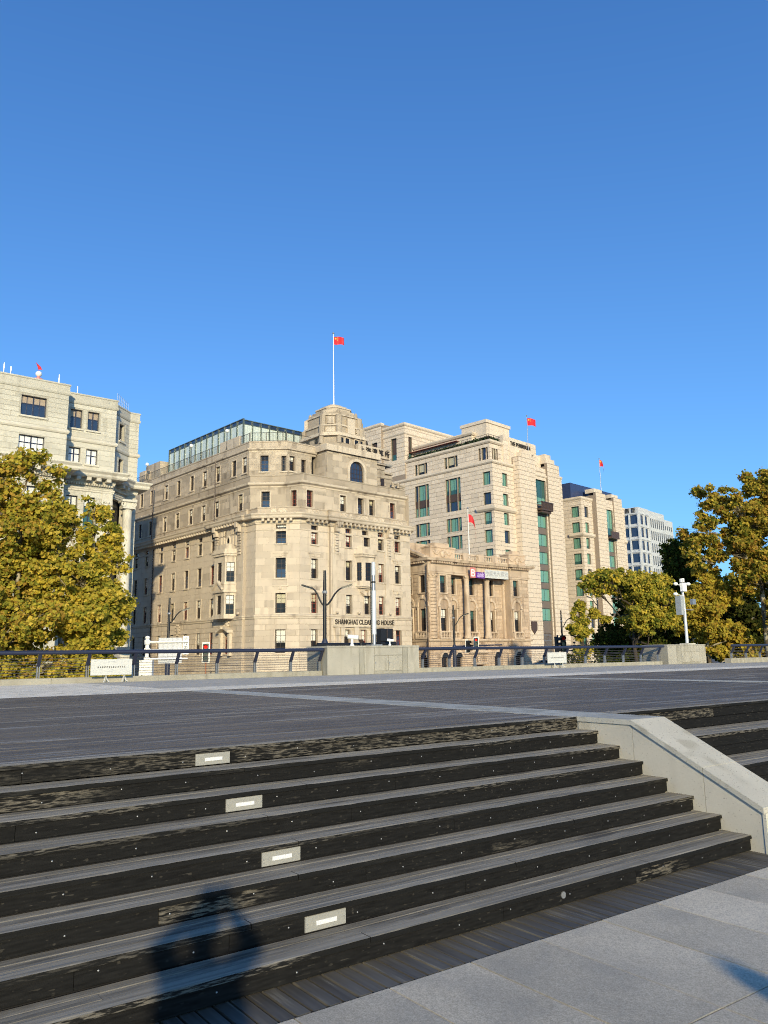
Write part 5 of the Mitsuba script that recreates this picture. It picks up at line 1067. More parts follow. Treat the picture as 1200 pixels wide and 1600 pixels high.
x, y = K.xy(10.2, 2.5); flagpole(x, y, 12.9, 20.6, 'white flagpole rising behind the bank balustrade', .08); flag(x + .08, y, 19.9, 1.9, 1.15, -30, 'red flag hanging steeply from the bank flagpole', .95, False, .8, .15)

# ---------------------------------------------------------------- far white office block (F)
F_ = Bld((197.79, 146.26), 12); fk = thing('far_office_block', 'far white office block with rows of narrow dark windows right of the hotel', 'building')
fc = F_.wall(7.5, 0, 0, 7.5); ff = F_.wall(15.0, .5, 0, 20); fs = F_.wall(7.5, 36, -90, 36); fm = MB()
for i in range(10):
    z1 = 42.6 - 4.0 * i; z0 = z1 - 2.9
    for u in (2.2, 5.2): fc.open.append((u - .9, u + .9, z0, z1)); m = MB(); [fc.box(m, u - .9, u - .78, -.25, -.1, z0, z1), fc.box(m, u + .78, u + .9, -.25, -.1, z0, z1)]; k = add(f'{fk}__window', m, 'm_navy'); add(f'{k}__pane', fc.box(MB(), u - .9, u + .9, -.24, -.2, z0, z1), 'g_blue')
    for j in range(12):
        u = 1.1 + j * 1.6
        if i == 0 and j > 7: zz0, zz1 = z0 + .3, z1 - 1.2
        else: zz0, zz1 = z0, z1
        ff.open.append((u - .42, u + .42, zz0, zz1)); k = add(f'{fk}__window', ff.box(MB(), u - .46, u + .46, -.14, -.10, zz0, zz1), 'g_dark')
    for j in range(12):
        u = 36 - 1.7 - j * 2.9; fs.open.append((u - 1.15, u + 1.15, z0 + .1, z1)); k = add(f'{fk}__window', fs.box(MB(), u - 1.15, u + 1.15, -.3, -.25, z0 + .1, z1), 'g_blue')
for W, L, zt in ((fc, 7.5, 45), (ff, 20, 45), (fs, 36, 45)):
    if W is ff: core(fm, W, 0, 13.2, ROAD, 45, .6); core(fm, W, 13.2, 20, ROAD, 43.4, .6)
    else: core(fm, W, 0, L, ROAD, zt, .6)
F_.box(fm, 7.6, 28.1, .6, 35, 44, 44.6); F_.box(fm, 34.4, 35, 1.1, 35, ROAD, 43.4); add(f'{fk}__wall', fm, S_FA); add(f'{fk}__inside', F_.box(MB(), 8.4, 34, 1.3, 35, ROAD, 42.8), 'm_black')
for W, L in ((fc, 7.5), (fs, 36)):
    m = MB()
    for i in range(10): W.box(m, 0, L, 0, .25, 43.0 - 4 * i - .15, 43.0 - 4 * i + .2)
    for u in ((.3, 3.7, 7.2) if W is fc else [36 - .2 - j * 2.9 for j in range(13)]): W.box(m, u - .2, u + .2, 0, .3, ROAD, 43.2)
    add(f'{fk}__frame_grid', m, S_FA)
m = MB()
for i, c_ in enumerate('中国'): glyph(m, fs, c_, 36 - 8.6 + i * 2.1, 43.35, 1.5, .02, .2, .16)
for i in (2, 3):
    u = 36 - 8.6 + i * 2.1
    for a in range(4): fs.box(m, u + .1, u + 1.4, .02, .2, 43.4 + a * .42, 43.55 + a * .42)
    for b in range(3 - i % 2): fs.box(m, u + .2 + b * .5, u + .36 + b * .5, .02, .2, 43.4, 44.8)
add(f'{fk}__characters', m, 'black_text')
# ---------------------------------------------------------------- street furniture
def street_lamp(x, y, az, label, two=False, base=ROAD, top=5.5, group='dark street lamps along the road', narrow=1.0):
    k = thing('street_lamp', label, 'street lamp', group); m = MB()
    m.lathe((x, y, base), [(0, 0), (.26, 0), (.26, .15), (.2, .3), (.19, 4.7), (.24, 4.8), (.2, 5.0), (.11, 5.25)], 14); add(f'{k}__base', m, 'm_navy', 40)
    add(f'{k}__pole', MB().tube([(x, y, base + 5.2), (x, y, top - 1.25), (x, y, top)], [.105, .10, .075], 12), 'm_black', 40)
    m = MB(); m.lathe((x, y, top - 1.3), [(.1, 0), (.14, .04), (.14, .12), (.1, .16)], 12); add(f'{k}__collar', m, 'm_steel')
    for s in ((1, -1) if two else (1,)):
        a = math.radians(az) + (0 if s > 0 else math.pi * .93); e = np.array([math.cos(a), math.sin(a)])
        q_ = .62 if s > 0 else .45; P = [(x + e[0] * r * q_, y + e[1] * r * q_, top - 1.95 + h) for r, h in ((.05, 0), (.3, .06), (.6, .3), (.9, .62), (1.25, .85), (1.5, .95))]
        arm = add(f'{k}__arm', MB().tube(P, [.055, .05, .05, .045, .045, .04], 8), 'm_black', 40); h = MB()
        c0, c1 = np.array(P[-1]), np.array(P[-1]) + np.array([e[0] * .62, e[1] * .62, .2]); pr = np.array([-e[1], e[0], 0]); 
        h.hexa([c + pr * w + np.array([0, 0, z]) for c, ww in ((c0, .07), (c1, .1)) for w in (-ww, ww) for z in (-.05, .06)]); add(f'{arm}__lamp_head', h, 'm_black'); 
        h2 = MB(); q0, q1 = c0 + (c1 - c0) * .15, c0 + (c1 - c0) * .9; h2.hexa([c + pr * w + np.array([0, 0, z]) for c in (q0, q1) for w in (-.06, .06) for z in (-.065, -.052)]); add(f'{arm}__glass', h2, 'g_pale')
    return k
street_lamp(23.2, 37.6, -28, 'nearest dark street lamp with two curved arms behind the large planter', True, top=5.55, group=None)
street_lamp(22.7, 59.8, -20, 'dark street lamp before the side street left of the corner building', top=5.5, group=None)
street_lamp(50.5, 58.2, -20, 'dark street lamp in front of the ornate bank', top=5.5, group=None)
street_lamp(69.8, 61.7, -20, 'dark street lamp in front of the tall hotel', top=5.6, group=None)
street_lamp(86.0, 69.5, 160, 'dark street lamp half hidden by the small yellow tree', top=9.0, group=None)

def signal(x, y, z, az, label, red=True, s=1.0, back=True):
    k = thing('traffic_light', label, 'traffic light'); W = Wall((x, y), az); 
    m = MB(); W.box(m, -.17 * s, .17 * s, -.12, .1, z, z + 1.1 * s); add(f'{k}__housing', m, 'm_black')
    if back: m = MB(); W.box(m, -.24 * s, .24 * s, -.15, -.125, z - .08 * s, z + 1.18 * s); add(f'{k}__backboard', m, 'm_white')
    for i, on in enumerate((False, False, red)):
        c = z + (.2 + .35 * i) * s; m = MB(); W.ext(m, Point(0, c).buffer(.125 * s, 8), .1, .125); l = add(f'{k}__lens', m, 'lens_off' if not on else 'lens_red')
        m = MB(); W.ext(m, Point(0, c).buffer(.16 * s, 8).difference(Point(0, c).buffer(.135 * s, 8)).difference(sbox(-1, c - 1, 1, c - .06 * s)), .1, .32 * s); add(f'{k}__visor', m, 'm_black')
    return k, W
k, W = signal(20.5, 47.5, .62, -28, 'traffic light with white border and red lamp left of the planter')
add(f'{k}__pole', MB().tube([W.P(0, -.2, ROAD), W.P(0, -.2, .6)], [.05, .05], 8), 'm_rust')
k, W = signal(51.1, 56.9, 1.0, 10, 'traffic light seen from the side with all lamps dark before the bank', False)
k, W = signal(51.8, 56.5, 1.25, -40, 'traffic light with white border and red lamp before the bank')
m = MB(); m.tube([(50.5, 58.2, 1.55), (54.6, 55.9, 1.65)], [.09, .06], 8); m.tube([(51.8, 57.45, 1.6), (51.82, 56.62, 1.65)], [.04, .04], 6); m.tube([(51.1, 57.86, 1.58), (51.1, 57.05, 1.5)], [.04, .04], 6); ma = add('mast_arm', m, 'm_navy'); labels[ma] = {'label': 'dark mast arm carrying two traffic lights before the bank', 'category': 'mast arm'}
k, W = signal(48.4, 43.4, .75, 25, 'traffic light turned away with dark lamps before the hotel', False, 1.2, False)
k, W = signal(48.95, 43.2, .85, -38, 'traffic light with red lamp before the hotel entrance', True, 1.2, False)
add(f'{k}__pole', MB().tube([(48.66, 43.5, ROAD), (48.66, 43.5, 2.2)], [.07, .06], 8), 'm_navy')
m = MB(); m.tube([(69.8, 61.7, 1.5), (76.8, 59.2, 1.75)], [.1, .07], 8); m.tube([(69.8, 61.7, 1.0), (73.8, 60.3, 1.12)], [.06, .05], 8)
for t in (.2, .33, .5, .62, .8): c = np.array([69.8, 61.7, 1.5]) + t * np.array([7, -2.5, .25]); m.tube([c, c + [0, 0, .3]], [.03, .03], 5); m.tm(ico(c + [0, 0, .36], .13, 1, (1.5, 1, .8)))
ma = add('mast_arm', m, 'm_black'); labels[ma] = {'label': 'long dark mast arm with small cameras reaching right from the hotel lamp', 'category': 'mast arm'}

# road sign seen from behind at the left
k = thing('road_sign', 'back of a large grey road sign on a white post with three bars', 'sign'); sx, sy = 16.2, 46.0; W = Wall((sx, sy), -30)
m = MB(); m.tube([(sx, sy, ROAD), (sx, sy, 2.05)], [.13, .11], 12); m.lathe((sx, sy, 2.05), [(0, .1), (.1, .08), (.15, 0), (.1, -.1)], 12); add(f'{k}__post', m, 'm_white', 40)
m = MB(); W.box(m, -.36, .36, -.3, .3, ROAD, .75); add(f'{k}__cabinet', m, 'm_white')
for z in (1.78, 1.32, .80):
    m = MB(); m.tube([W.P(0, .02, z), W.P(2.35, .02, z)], [.065, .05], 8); m.tube([W.P(0, 0, z - .13), W.P(0, 0, z + .13)], [.17, .17], 12); add(f'{k}__bar', m, 'm_white')
for i in range(5): m = MB(); W.box(m, .65 + i * .27, .905 + i * .27, -.12, -.06, .55, 2.02); W.box(m, .65 + i * .27, .69 + i * .27, -.06, .0, .55, 2.02); add(f'{k}__panel_rib', m, 'm_galvpale')
m = MB(); W.box(m, 2.03, 2.38, -.1, -.05, 1.05, 2.1); k2 = add(f'{k}__side_panel', m, 'm_galv'); m = MB()
for i, c in enumerate('中行国大'): glyph(m, W, c, 2.1, 1.84 - i * .25, .21, -.045, -.03, .1)
add(f'{k2}__characters', m, 'm_navy')

# camera poles and equipment on the planters
k = thing('camera_pole', 'white and grey pole with dark collar standing on the large planter', 'pole'); x, y = 21.0, 29.75
m = MB(); m.tube([(x, y, 1.30), (x, y, 1.75)], [.085, .08], 14); add(f'{k}__grey_section', m, 'm_steel', 40); m = MB(); m.tube([(x, y, 3.75), (x, y, 4.45)], [.085, .08], 14); add(f'{k}__grey_section', m, 'm_steel', 40); m = MB(); m.tube([(x, y, 1.75), (x, y, 3.75)], [.11, .105], 14); m.tube([(x, y, 4.45), (x, y, 5.05)], [.1, .09], 14); m.lathe((x, y, 5.05), [(.09, 0), (0, .04)], 14); add(f'{k}__white_section', m, 'm_galv', 40)
m = MB(); m.box(x - .28, x + .28, y - .25, y + .25, 1.225, 1.30); add(f'{k}__base_plate', m, 'm_steel'); m = MB(); m.tube([(x - .12, y + .05, 1.3), (x - .12, y + .05, 5.0)], [.03, .03], 6); m.lathe((x, y, 4.1), [(.09, 0), (.1, .02), (.1, .06), (.09, .08)], 12); add(f'{k}__cable', m, 'm_black')
m = MB(); m.tube([(18.3, 30.3, 1.30), (21.9, 30.3, 1.30)], [.09, .09], 10); m.box(18.2, 20.9, 30.2, 30.45, 1.2, 1.31); k = add('pipe_rail', m, 'm_black'); labels[k] = {'label': 'dark pipe rail lying along the top of the large planter', 'category': 'rail'}
k = thing('equipment_box', 'black equipment box beside the white pole on the large planter', 'box'); m = MB(); m.tm(board(21.5, 22.2, 29.9, 30.3, 1.42, 2.02, .04).mesh()); add(f'{k}__case', m, 'm_black'); add(f'{k}__tray', board(21.42, 22.3, 29.8, 30.4, 1.245, 1.42, .05), 'm_black')
for u in (21.85, 22.15): add(f'{k}__rib', MB().box(u - .02, u + .02, 29.88, 29.905, 1.45, 2.0), 'm_bronze')
def cam(x, y, z, az, label, sc=1.0):
    k = thing('security_camera', label, 'camera'); m = MB(); m.tube([(x, y, z), (x, y, z + .34 * sc)], [.07 * sc, .05 * sc], 10); m.lathe((x, y, z), [(0, 0), (.11 * sc, 0), (.1 * sc, .06), (.05 * sc, .1)], 12); add(f'{k}__mount', m, 'm_white', 40)
    a = math.radians(az); e = np.array([math.cos(a), math.sin(a), -.1]); c = np.array([x, y, z + .42 * sc]); m = MB(); m.tube([c - e * .2 * sc, c + e * .3 * sc], [.1 * sc, .1 * sc], 12); h = add(f'{k}__body', m, 'm_white', 40); m = MB(); m.tube([c + e * .28 * sc, c + e * .32 * sc], [.075 * sc, .075 * sc], 10); add(f'{h}__lens', m, 'm_black')
cam(19.75, 29.7, 1.23, -35, 'white security camera left of the pole on the large planter', .95); cam(21.62, 29.4, 1.23, -30, 'small white security camera right of the pole on the large planter', .6); 
k = thing('spot_lamp', 'small dark spot lamp between camera and pole on the large planter', 'lamp'); m = MB(); m.tube([(20.3, 29.8, 1.23), (20.3, 29.8, 1.38)], [.03, .03], 6); add(f'{k}__stem', m, 'm_black'); m = MB(); m.lathe((20.3, 29.8, 1.36), [(0, 0), (.06, .02), (.13, .16), (.1, .17), (0, .12)], 10); add(f'{k}__head', m, 'm_bronze')
k = thing('camera_pole', 'pale pole with boxes and white cameras on the smaller planter', 'pole'); x, y = 45.55, 29.9
m = MB(); m.tube([(x, y, 1.2), (x, y, 3.4), (x - .05, y, 4.6)], [.10, .09, .075], 14); add(f'{k}__shaft', m, 'm_galv', 40); m = MB(); m.box(x - .35, x + .45, y - .3, y + .3, 1.18, 1.27); add(f'{k}__base_plate', m, 'conc_pale')
m = MB(); m.box(x - .62, x - .26, y - .2, y + .2, 3.05, 4.25); add(f'{k}__cabinet', m, 'm_galvgrey'); m = MB(); m.box(x - .36, x + .08, y - .25, y - .05, 4.55, 5.1); m.box(x - .42, x - .30, y - .2, y - .1, 5.15, 5.35); m.box(x - .2, x - .05, y - .2, y - .1, 5.15, 5.4); add(f'{k}__white_box', m, 'm_white')
for dx, z in ((-.95, 5.0), (.42, 5.05), (-1.05, 4.35)):
    m = MB(); m.tube([(x, y, z - .1), (x + dx * .8, y - .1, z)], [.03, .03], 6); b = add(f'{k}__camera_arm', m, 'm_galv'); m = MB(); m.tm(ico((x + dx, y - .15, z), .13, 2, (1.3, 1, .85))); add(f'{b}__camera', m, 'm_white', True)
m = MB(); m.tube([(x, y, 3.4), (x + 1.0, y, 3.4)], [.03, .03], 6); m.box(x + .85, x + 1.2, y - .1, y + .1, 3.75, 4.1); add(f'{k}__floodlight', m, 'm_steel')

# raised side road with parked cars beyond the railing
struct('ramp', MB().box(60, 160, 66, 112, ROAD, -1.62), 'asphalt')
def car(x, y, z, az, label, paint):
    k = thing('parked_car', label, 'car'); W = Wall((x, y), az); prof = [(-2.2, .35), (-2.25, .7), (-2.1, .95), (-1.3, 1.05), (-.7, 1.42), (.7, 1.45), (1.35, 1.05), (2.1, .9), (2.25, .6), (2.2, .35)]
    m = MB(); W.ext(m, Polygon([(a, z + b) for a, b in prof]).buffer(.05, 3).buffer(-.02), -.85, .85); b = add(f'{k}__body', m, paint); gl = Polygon([(-1.15, z + 1.05), (-.65, z + 1.36), (.62, z + 1.38), (1.15, z + 1.05)])
    for d0, d1 in ((.86, .875), (-.875, -.86)): m = MB(); W.ext(m, gl, d0, d1); add(f'{k}__window', m, 'g_dark')
    m = MB(); W.ext(m, Polygon([(-1.38, z + 1.06), (-.78, z + 1.40), (-.72, z + 1.42), (-1.3, z + 1.02)]).buffer(.03), -.7, .7); add(f'{k}__windscreen', m, 'g_dark'); m = MB(); W.ext(m, Polygon([(1.42, z + 1.06), (.78, z + 1.42), (.72, z + 1.40), (1.36, z + 1.02)]).buffer(.03), -.7, .7); add(f'{k}__windscreen', m, 'g_dark')
    for u in (-1.35, 1.35):
        for d in (-.88, .68): m = MB(); W.ext(m, Point(u, z + .33).buffer(.33, 8), d, d + .2); w = add(f'{k}__wheel', m, 'rubber'); m = MB(); W.ext(m, Point(u, z + .33).buffer(.19, 6), d - .01 if d < 0 else d + .2, d if d < 0 else d + .21); add(f'{w}__rim', m, 'm_steel')
    for d in (-.6, .6): m = MB(); W.box(m, -2.32, -2.26, d - .2, d + .2, z + .62, z + .78); add(f'{k}__headlight', m, 'g_pale')
car(100.5, 74.5, -1.62, -50, 'white car on the raised road below the dark trees', 'car_white'); car(85.5, 79.0, -1.62, -35, 'grey car on the raised road beside the hotel entrance', 'car_grey')
for i in range(2):
    m = MB()
    for j in range(5): m.box(88 + i * 5 + j * .5, 88.1 + i * 5 + j * .5, 68, 68.1, -1.62, -.5)
    m.box(88 + i * 5, 90.1 + i * 5, 68, 68.1, -.55, -.45)
    k = add('barrier_fence', m, 'm_white'); labels[k] = {'label': ('low white barrier on the raised road, left one of two', 'low white barrier on the raised road, right one of two')[i], 'category': 'barrier'}
# ---------------------------------------------------------------- trees
scene['leaf'] = {'type': 'principledthin', 'base_color': {'type': 'mesh_attribute', 'name': 'vertex_color'}, 'roughness': .55, 'spec_trans': 0.0, 'diff_trans': 1.0}
def bark_fn(p, n, uv):
    a = noise(p.x * 5, p.y * 5, p.z * 2.2); return mix((.10, .08, .055), (.34, .30, .22), smoothstep(.4, .62, a))
mat('bark', proc(bark_fn)); mat('bark_dark', (.06, .05, .04))
YEL = [(.60, .46, .06), (.50, .42, .06), (.40, .35, .055), (.66, .50, .09), (.27, .27, .045), (.46, .30, .06)]
GRN = [(.19, .20, .03), (.12, .15, .025), (.26, .23, .035), (.32, .26, .045), (.09, .12, .02), (.22, .13, .035)]
BRN = [(.42, .27, .05), (.37, .30, .05), (.50, .36, .06), (.30, .26, .045), (.36, .20, .04), (.56, .43, .07)]
DRK = [(.035, .05, .012), (.05, .06, .015), (.07, .075, .018), (.028, .038, .010), (.10, .09, .02)]  # darkest greens: dark foliage, and shade painted into some crowns
def tree(name, label, x, y, trunk, lumps, pal, n, seed, leaf=.13, group=None, bark='bark', spread=1.0, r0=.22):
    """lumps: (dx, dy, z, rx, rz, weight) leaf masses round the trunk foot (x, y)"""
    k = thing(name, label, 'tree', group); r = np.random.default_rng(seed); rd = random.Random(seed)
    top = trunk; m = MB(); ln = [(x + .03 * i * r.normal(), y + .03 * i * r.normal(), ROAD + (top - ROAD) * i / 6) for i in range(7)]
    m.tube(ln, np.linspace(r0, r0 * .3, 7), 9); add(f'{k}__trunk', m, bark, 40)
    L = []; lim = MB()
    for dx, dy, z, rx, rz, w in lumps:
        c = np.array([x + dx, y + dy, z]); h = max(ROAD + 2.2, min(top, z - .8 * (abs(dx) + abs(dy)) * .6 - rz * .5 + rd.uniform(-.8, .8))); t = (h - ROAD) / (top - ROAD) * 6; i = min(5, int(t)); a = np.array(ln[i]) + (np.array(ln[i + 1]) - np.array(ln[i])) * (t - i)
        D = np.linalg.norm(c - a); mid = a + (c - a) * r.uniform(.4, .65) + r.normal(0, .13, 3) * D + [0, 0, -.06 * D]; rr0 = (.03 + .02 * math.sqrt(rx)) * r.uniform(.7, 1.3) * (1.3 if len(lumps) < 14 else 1)
        if rd.random() < .6: lim.tube([a, (a + mid) / 2 + r.normal(0, .06, 3) * D, mid, (mid + c) / 2 + r.normal(0, .07, 3) * D, c], [rr0 * 1.5, rr0 * 1.3, rr0, rr0 * .7, rr0 * .3], 6)
        q = max(7, int(17 * w * rx))
        for _ in range(q):     # sub clumps, each on a twig
            d = r.normal(size=3); d /= np.linalg.norm(d); s = c + d * np.array([rx, rx, rz]) * r.uniform(.35, 1.12); lim.tube([mid + (c - mid) * r.uniform(.2, 1), (c + s) / 2 + r.normal(0, .12, 3), s], [rr0 * .4, rr0 * .28, .008], 4, False); L.append((s, (.20 + .20 * r.random()) * math.sqrt(rx) * spread, rx, w))
    add(f'{k}__limbs', lim, bark, 40)
    wts = np.array([q[1] ** 2 for q in L]); idx = r.choice(len(L), n, p=wts / wts.sum()); C0 = np.array([q[0] for q in L])[idx]; S0 = np.array([q[1] for q in L])[idx]
    d = r.normal(size=(n, 3)); rad = np.abs(r.normal(.62, .33, (n, 1))); d = d / np.linalg.norm(d, axis=1, keepdims=True) * rad
    P = C0 + d * S0[:, None] * [1.15, 1.15, .85]
    nor = r.normal(size=(n, 3)) * .7 + d * .6 + [0, 0, .55] + np.array([-.35, -.75, 0]) * .7; nor /= np.linalg.norm(nor, axis=1, keepdims=True)
    a = np.cross(nor, r.normal(size=(n, 3))); a /= np.linalg.norm(a, axis=1, keepdims=True); b = np.cross(nor, a); s = leaf * r.uniform(.45, 1.35, (n, 1)); droop = nor * s * r.uniform(.0, .35, (n, 1))
    # five-pointed plane leaf from six points: stem, two side lobes, tip, two shoulders
    pts = [P - a * s, P - b * s * .95 - a * s * .15 - droop, P - b * s * .45 + a * s * .5 - droop * .4, P + a * s * 1.05 - droop * .7, P + b * s * .45 + a * s * .5 - droop * .4, P + b * s * .95 - a * s * .15 - droop]
    v = np.stack(pts, 1).reshape(-1, 3); base = np.arange(n)[:, None] * 6; f = np.concatenate([base + t for t in ([0, 1, 2], [0, 2, 3], [0, 3, 4], [0, 4, 5])], 0)
    pa = np.array(pal); cl = r.random(len(L)); pick = np.clip((cl[idx] * .55 + r.random(n) * .55) * len(pa), 0, len(pa) - 1e-3).astype(int); col = pa[r.permutation(len(pa))][pick] * r.uniform(.75, 1.25, (n, 1))
    add(f'{k}__crown', MB().add(v, f), 'leaf', False, color=np.repeat(np.clip(col, 0, 1), 6, 0), kind='stuff')
    return k
def blob(rng, cx, cy, cz, R, RZ, n, lr, flat=1.0):
    out = []
    for _ in range(n):
        d = rng.normal(size=3); d /= np.linalg.norm(d); q = d * rng.uniform(.35, .95); s = rng.uniform(.75, 1.25) * lr
        out.append((cx + q[0] * (R - s * .5), cy + q[1] * (R - s * .5), cz + q[2] * (RZ - s * .5), s, s * .8, 1.0))
    return out
g = np.random.default_rng(12)
# left: two crowns behind the railing
tree('plane_tree', 'tall plane tree with dense yellow-green autumn leaves at the left edge', 8.2, 42.2, 9.0,
     blob(g, 0, 0, 3.6, 3.0, 6.6, 40, 1.2) + [(.4, 0, 10.2, 1.3, 1.4, 1), (-1.2, .2, 10.0, 1.4, 1.5, 1), (1.3, -.3, 8.8, 1.2, 1.2, 1), (-2.8, 0, 9.6, 1.5, 1.4, 1)] + blob(g, -.2, -.8, -.8, 3.2, 2.2, 14, 1.1), YEL, 80000, 1, .10)
tree('plane_tree', 'lower plane tree with bright yellow leaves in front of the pale building', 11.6, 41.6, 7.0,
     blob(g, -.1, 0, 2.6, 2.15, 5.2, 34, 1.0) + [(-1.6, 0, 6.2, 1.2, 1.3, 1), (-1.0, .2, 7.4, .9, 1.0, 1), (-2.2, .2, 7.0, .9, 1, 1), (-1.9, 0, 5.0, 1.1, 1.1, 1), (-1.7, 0, 3.8, 1.1, 1.1, 1), (-.4, 0, 6.8, 1, 1, 1), (.6, 0, 6.2, 1, 1, 1), (1.0, 0, 7.0, .8, .9, 1)] + [(.5, 0, 7.9, .8, 1.1, .8), (-.1, 0, 8.6, .6, .9, .7), (1.3, -.2, 5.6, .7, .9, .8), (1.3, 0, 3.4, .8, .9, .8), (1.3, 0, 7.0, .55, .8, .6)] + blob(g, 0, -.6, -.9, 2.2, 1.6, 12, .95), YEL[:5] + GRN[:1], 66000, 2, .10)
tree('plane_tree', 'plane tree cut by the left edge of the picture low down', 3.0, 43.5, 8.0, blob(g, 0, 0, 3.0, 3.6, 7.0, 24, 1.4), YEL, 22000, 3, .14)
# right: the big tree and its companions
tree('plane_tree', 'largest plane tree, olive and brown, rising at the right edge', 62.9, 34.0, 12.9,
     [(a * .88, b * .88, .786 + (c - .786) * .83, d * .83, e * .83, f) for a, b, c, d, e, f in [(-3.6, 2.0, 15.2, 1.9, 1.8, 1), (-4.6, 3.0, 12.6, 1.8, 1.8, 1), (-2.0, .5, 14.6, 2.0, 2.0, 1), (.5, 0, 16.6, 1.8, 1.6, 1), (2.0, -1, 17.8, 1.8, 1.6, 1), (-.4, -.4, 13, 2.2, 2, 1), (3, -1.5, 15.4, 2.4, 2.2, 1), (1, 0, 10.6, 2.4, 2.2, 1), (-2.6, 1.0, 10.8, 2.1, 1.9, 1), (4.5, -2, 12.5, 2.4, 2.2, 1), (-5.4, 3.2, 10.2, 1.5, 1.4, .8), (2, -1, 7.2, 2.6, 2.2, 1), (-1, -.5, 7.4, 2.4, 2, 1), (4.8, -2.5, 8.4, 2.4, 2.2, 1), (1, -1, 4.2, 2.6, 2, 1), (4.4, -2.2, 4.4, 2.4, 2, 1), (2, -1, 1.2, 2.6, 1.8, 1), (5, -2.5, .8, 2.2, 1.8, 1), (7, -4, 13, 2.6, 2.4, 1), (7, -4, 8, 2.6, 2.4, 1), (-1.6, 1, 12.0, 1.8, 1.6, 1), (.4, .4, 13.6, 1.8, 1.6, 1), (-1.2, .4, 9.2, 1.7, 1.5, 1)]], BRN + GRN[:3], 110000, 4, .115, r0=.30)
tree('plane_tree', 'leafy tree beside the largest plane tree, shade painted into its dark leaves', 70.2, 45.5, 10.5,
     blob(g, 0, 0, 9.6, 3.0, 3.0, 14, 1.5) + blob(g, -1.0, 0, 4.5, 3.8, 3.8, 16, 1.6), DRK + GRN[4:5] + GRN[1:2], 46000, 5, .14)  # dark palette puts the shade of this crown into its leaf colour
tree('plane_tree', 'orange-yellow plane tree behind the right camera pole', 61.2, 38.2, 6.2,
     blob(g, 0, 0, 4.6, 2.8, 3.6, 20, 1.2) + blob(g, 1.6, -1.0, 1.2, 3.4, 2.2, 14, 1.1), YEL[:4] + BRN[:3], 52000, 6, .12)
tree('plane_tree', 'yellow-green spreading tree in front of the second hotel block', 50.6, 37.6, 6.0,
     [(a, b, .786 + (c - .786) * .74, d, e, f) for a, b, c, d, e, f in blob(g, 1.0, -.3, 7.2, 2.5, 2.5, 20, .95) + blob(g, -2.0, 1.0, 7.6, 1.8, 1.5, 10, .75) + blob(g, 2.4, -1.0, 5.0, 1.8, 2.0, 9, .85) + blob(g, .9, -.4, 4.2, 2.3, 2.0, 14, .9)], YEL[:5] + GRN[:3], 68000, 7, .095, bark='bark_dark')
tree('plane_tree', 'small thin yellow tree before the hotel base', 48.3, 40.6, 4.2,
     [(a * .72, b * .72, .786 + (c - .786) * .72, d * .72, e * .72, f) for a, b, c, d, e, f in [(-.6, 0, 4.6, .9, 1.1, .8), (.5, .2, 3.4, .9, .9, .8), (-.9, 0, 2.6, .9, .9, .8), (.2, .1, 1.4, .9, .8, .8), (-.4, 0, .2, .8, .8, .7), (1.2, -.6, 4.9, .7, .6, .6), (2.4, -1.4, 4.3, .6, .5, .5), (-1.2, 0, 3.6, .7, .7, .7), (-.2, 0, 5.6, .6, .6, .6)]], YEL[:4] + GRN[:2], 12000, 8, .085, r0=.12, bark='bark_dark')
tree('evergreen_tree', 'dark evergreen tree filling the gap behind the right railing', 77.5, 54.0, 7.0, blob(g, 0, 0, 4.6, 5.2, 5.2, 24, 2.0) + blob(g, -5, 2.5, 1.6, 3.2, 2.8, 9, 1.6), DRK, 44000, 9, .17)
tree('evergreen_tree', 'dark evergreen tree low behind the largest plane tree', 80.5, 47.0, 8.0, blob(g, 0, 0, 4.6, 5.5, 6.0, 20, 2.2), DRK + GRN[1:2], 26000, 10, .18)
tree('evergreen_tree', 'low dark green tree under the spreading yellow-green tree', 53.8, 40.6, 3.0, blob(g, 0, 0, .9, 2.9, 2.6, 14, 1.2), DRK + GRN[4:5] + GRN[1:2], 20000, 11, .11, r0=.14, bark='bark_dark')  # dark green leaves whose colour also paints the deep shade under the yellow tree
def shrub(label, x0, x1, y, z0, z1, n, pal, seed, leaf=.09):
    r = np.random.default_rng(seed); P = np.stack([r.uniform(x0, x1, n), y + r.normal(0, .5, n), r.uniform(z0, z1, n)], 1); keep = P[:, 2] < z0 + (z1 - z0) * (.4 + .8 * meshkit.noise(np.stack([P[:, 0] * .7, P[:, 1], 0 * P[:, 0]], 1), seed)); P = P[keep]; n = len(P)
    nor = r.normal(size=(n, 3)) + [-.2, -.7, .5]; nor /= np.linalg.norm(nor, axis=1, keepdims=True); a = np.cross(nor, r.normal(size=(n, 3))); a /= np.linalg.norm(a, axis=1, keepdims=True); b = np.cross(nor, a); s = leaf * r.uniform(.6, 1.3, (n, 1))
    v = np.stack([P - a * s, P - b * s * .6, P + a * s, P + b * s * .6], 1).reshape(-1, 3); f = np.concatenate([np.arange(n)[:, None] * 4 + t for t in ([0, 1, 2], [0, 2, 3])], 0); col = np.array(pal)[r.integers(0, len(pal), n)] * r.uniform(.7, 1.3, (n, 1))
    k = add('hedge', MB().add(v, f), 'leaf', color=np.repeat(np.clip(col, 0, 1), 4, 0)); labels[k] = {'label': label, 'kind': 'stuff'}
shrub('dark hedge behind the right end of the middle railing', 44, 62, 38.5, -2.2, .7, 26000, DRK + GRN[4:5], 41); shrub('dark hedge behind the right railing', 62, 84, 36.5, -2.2, .8, 20000, DRK + GRN[3:5], 42); shrub('leafy hedge under the trees behind the left railing', -2, 13.2, 39.5, -3.2, -.2, 16000, GRN, 43)

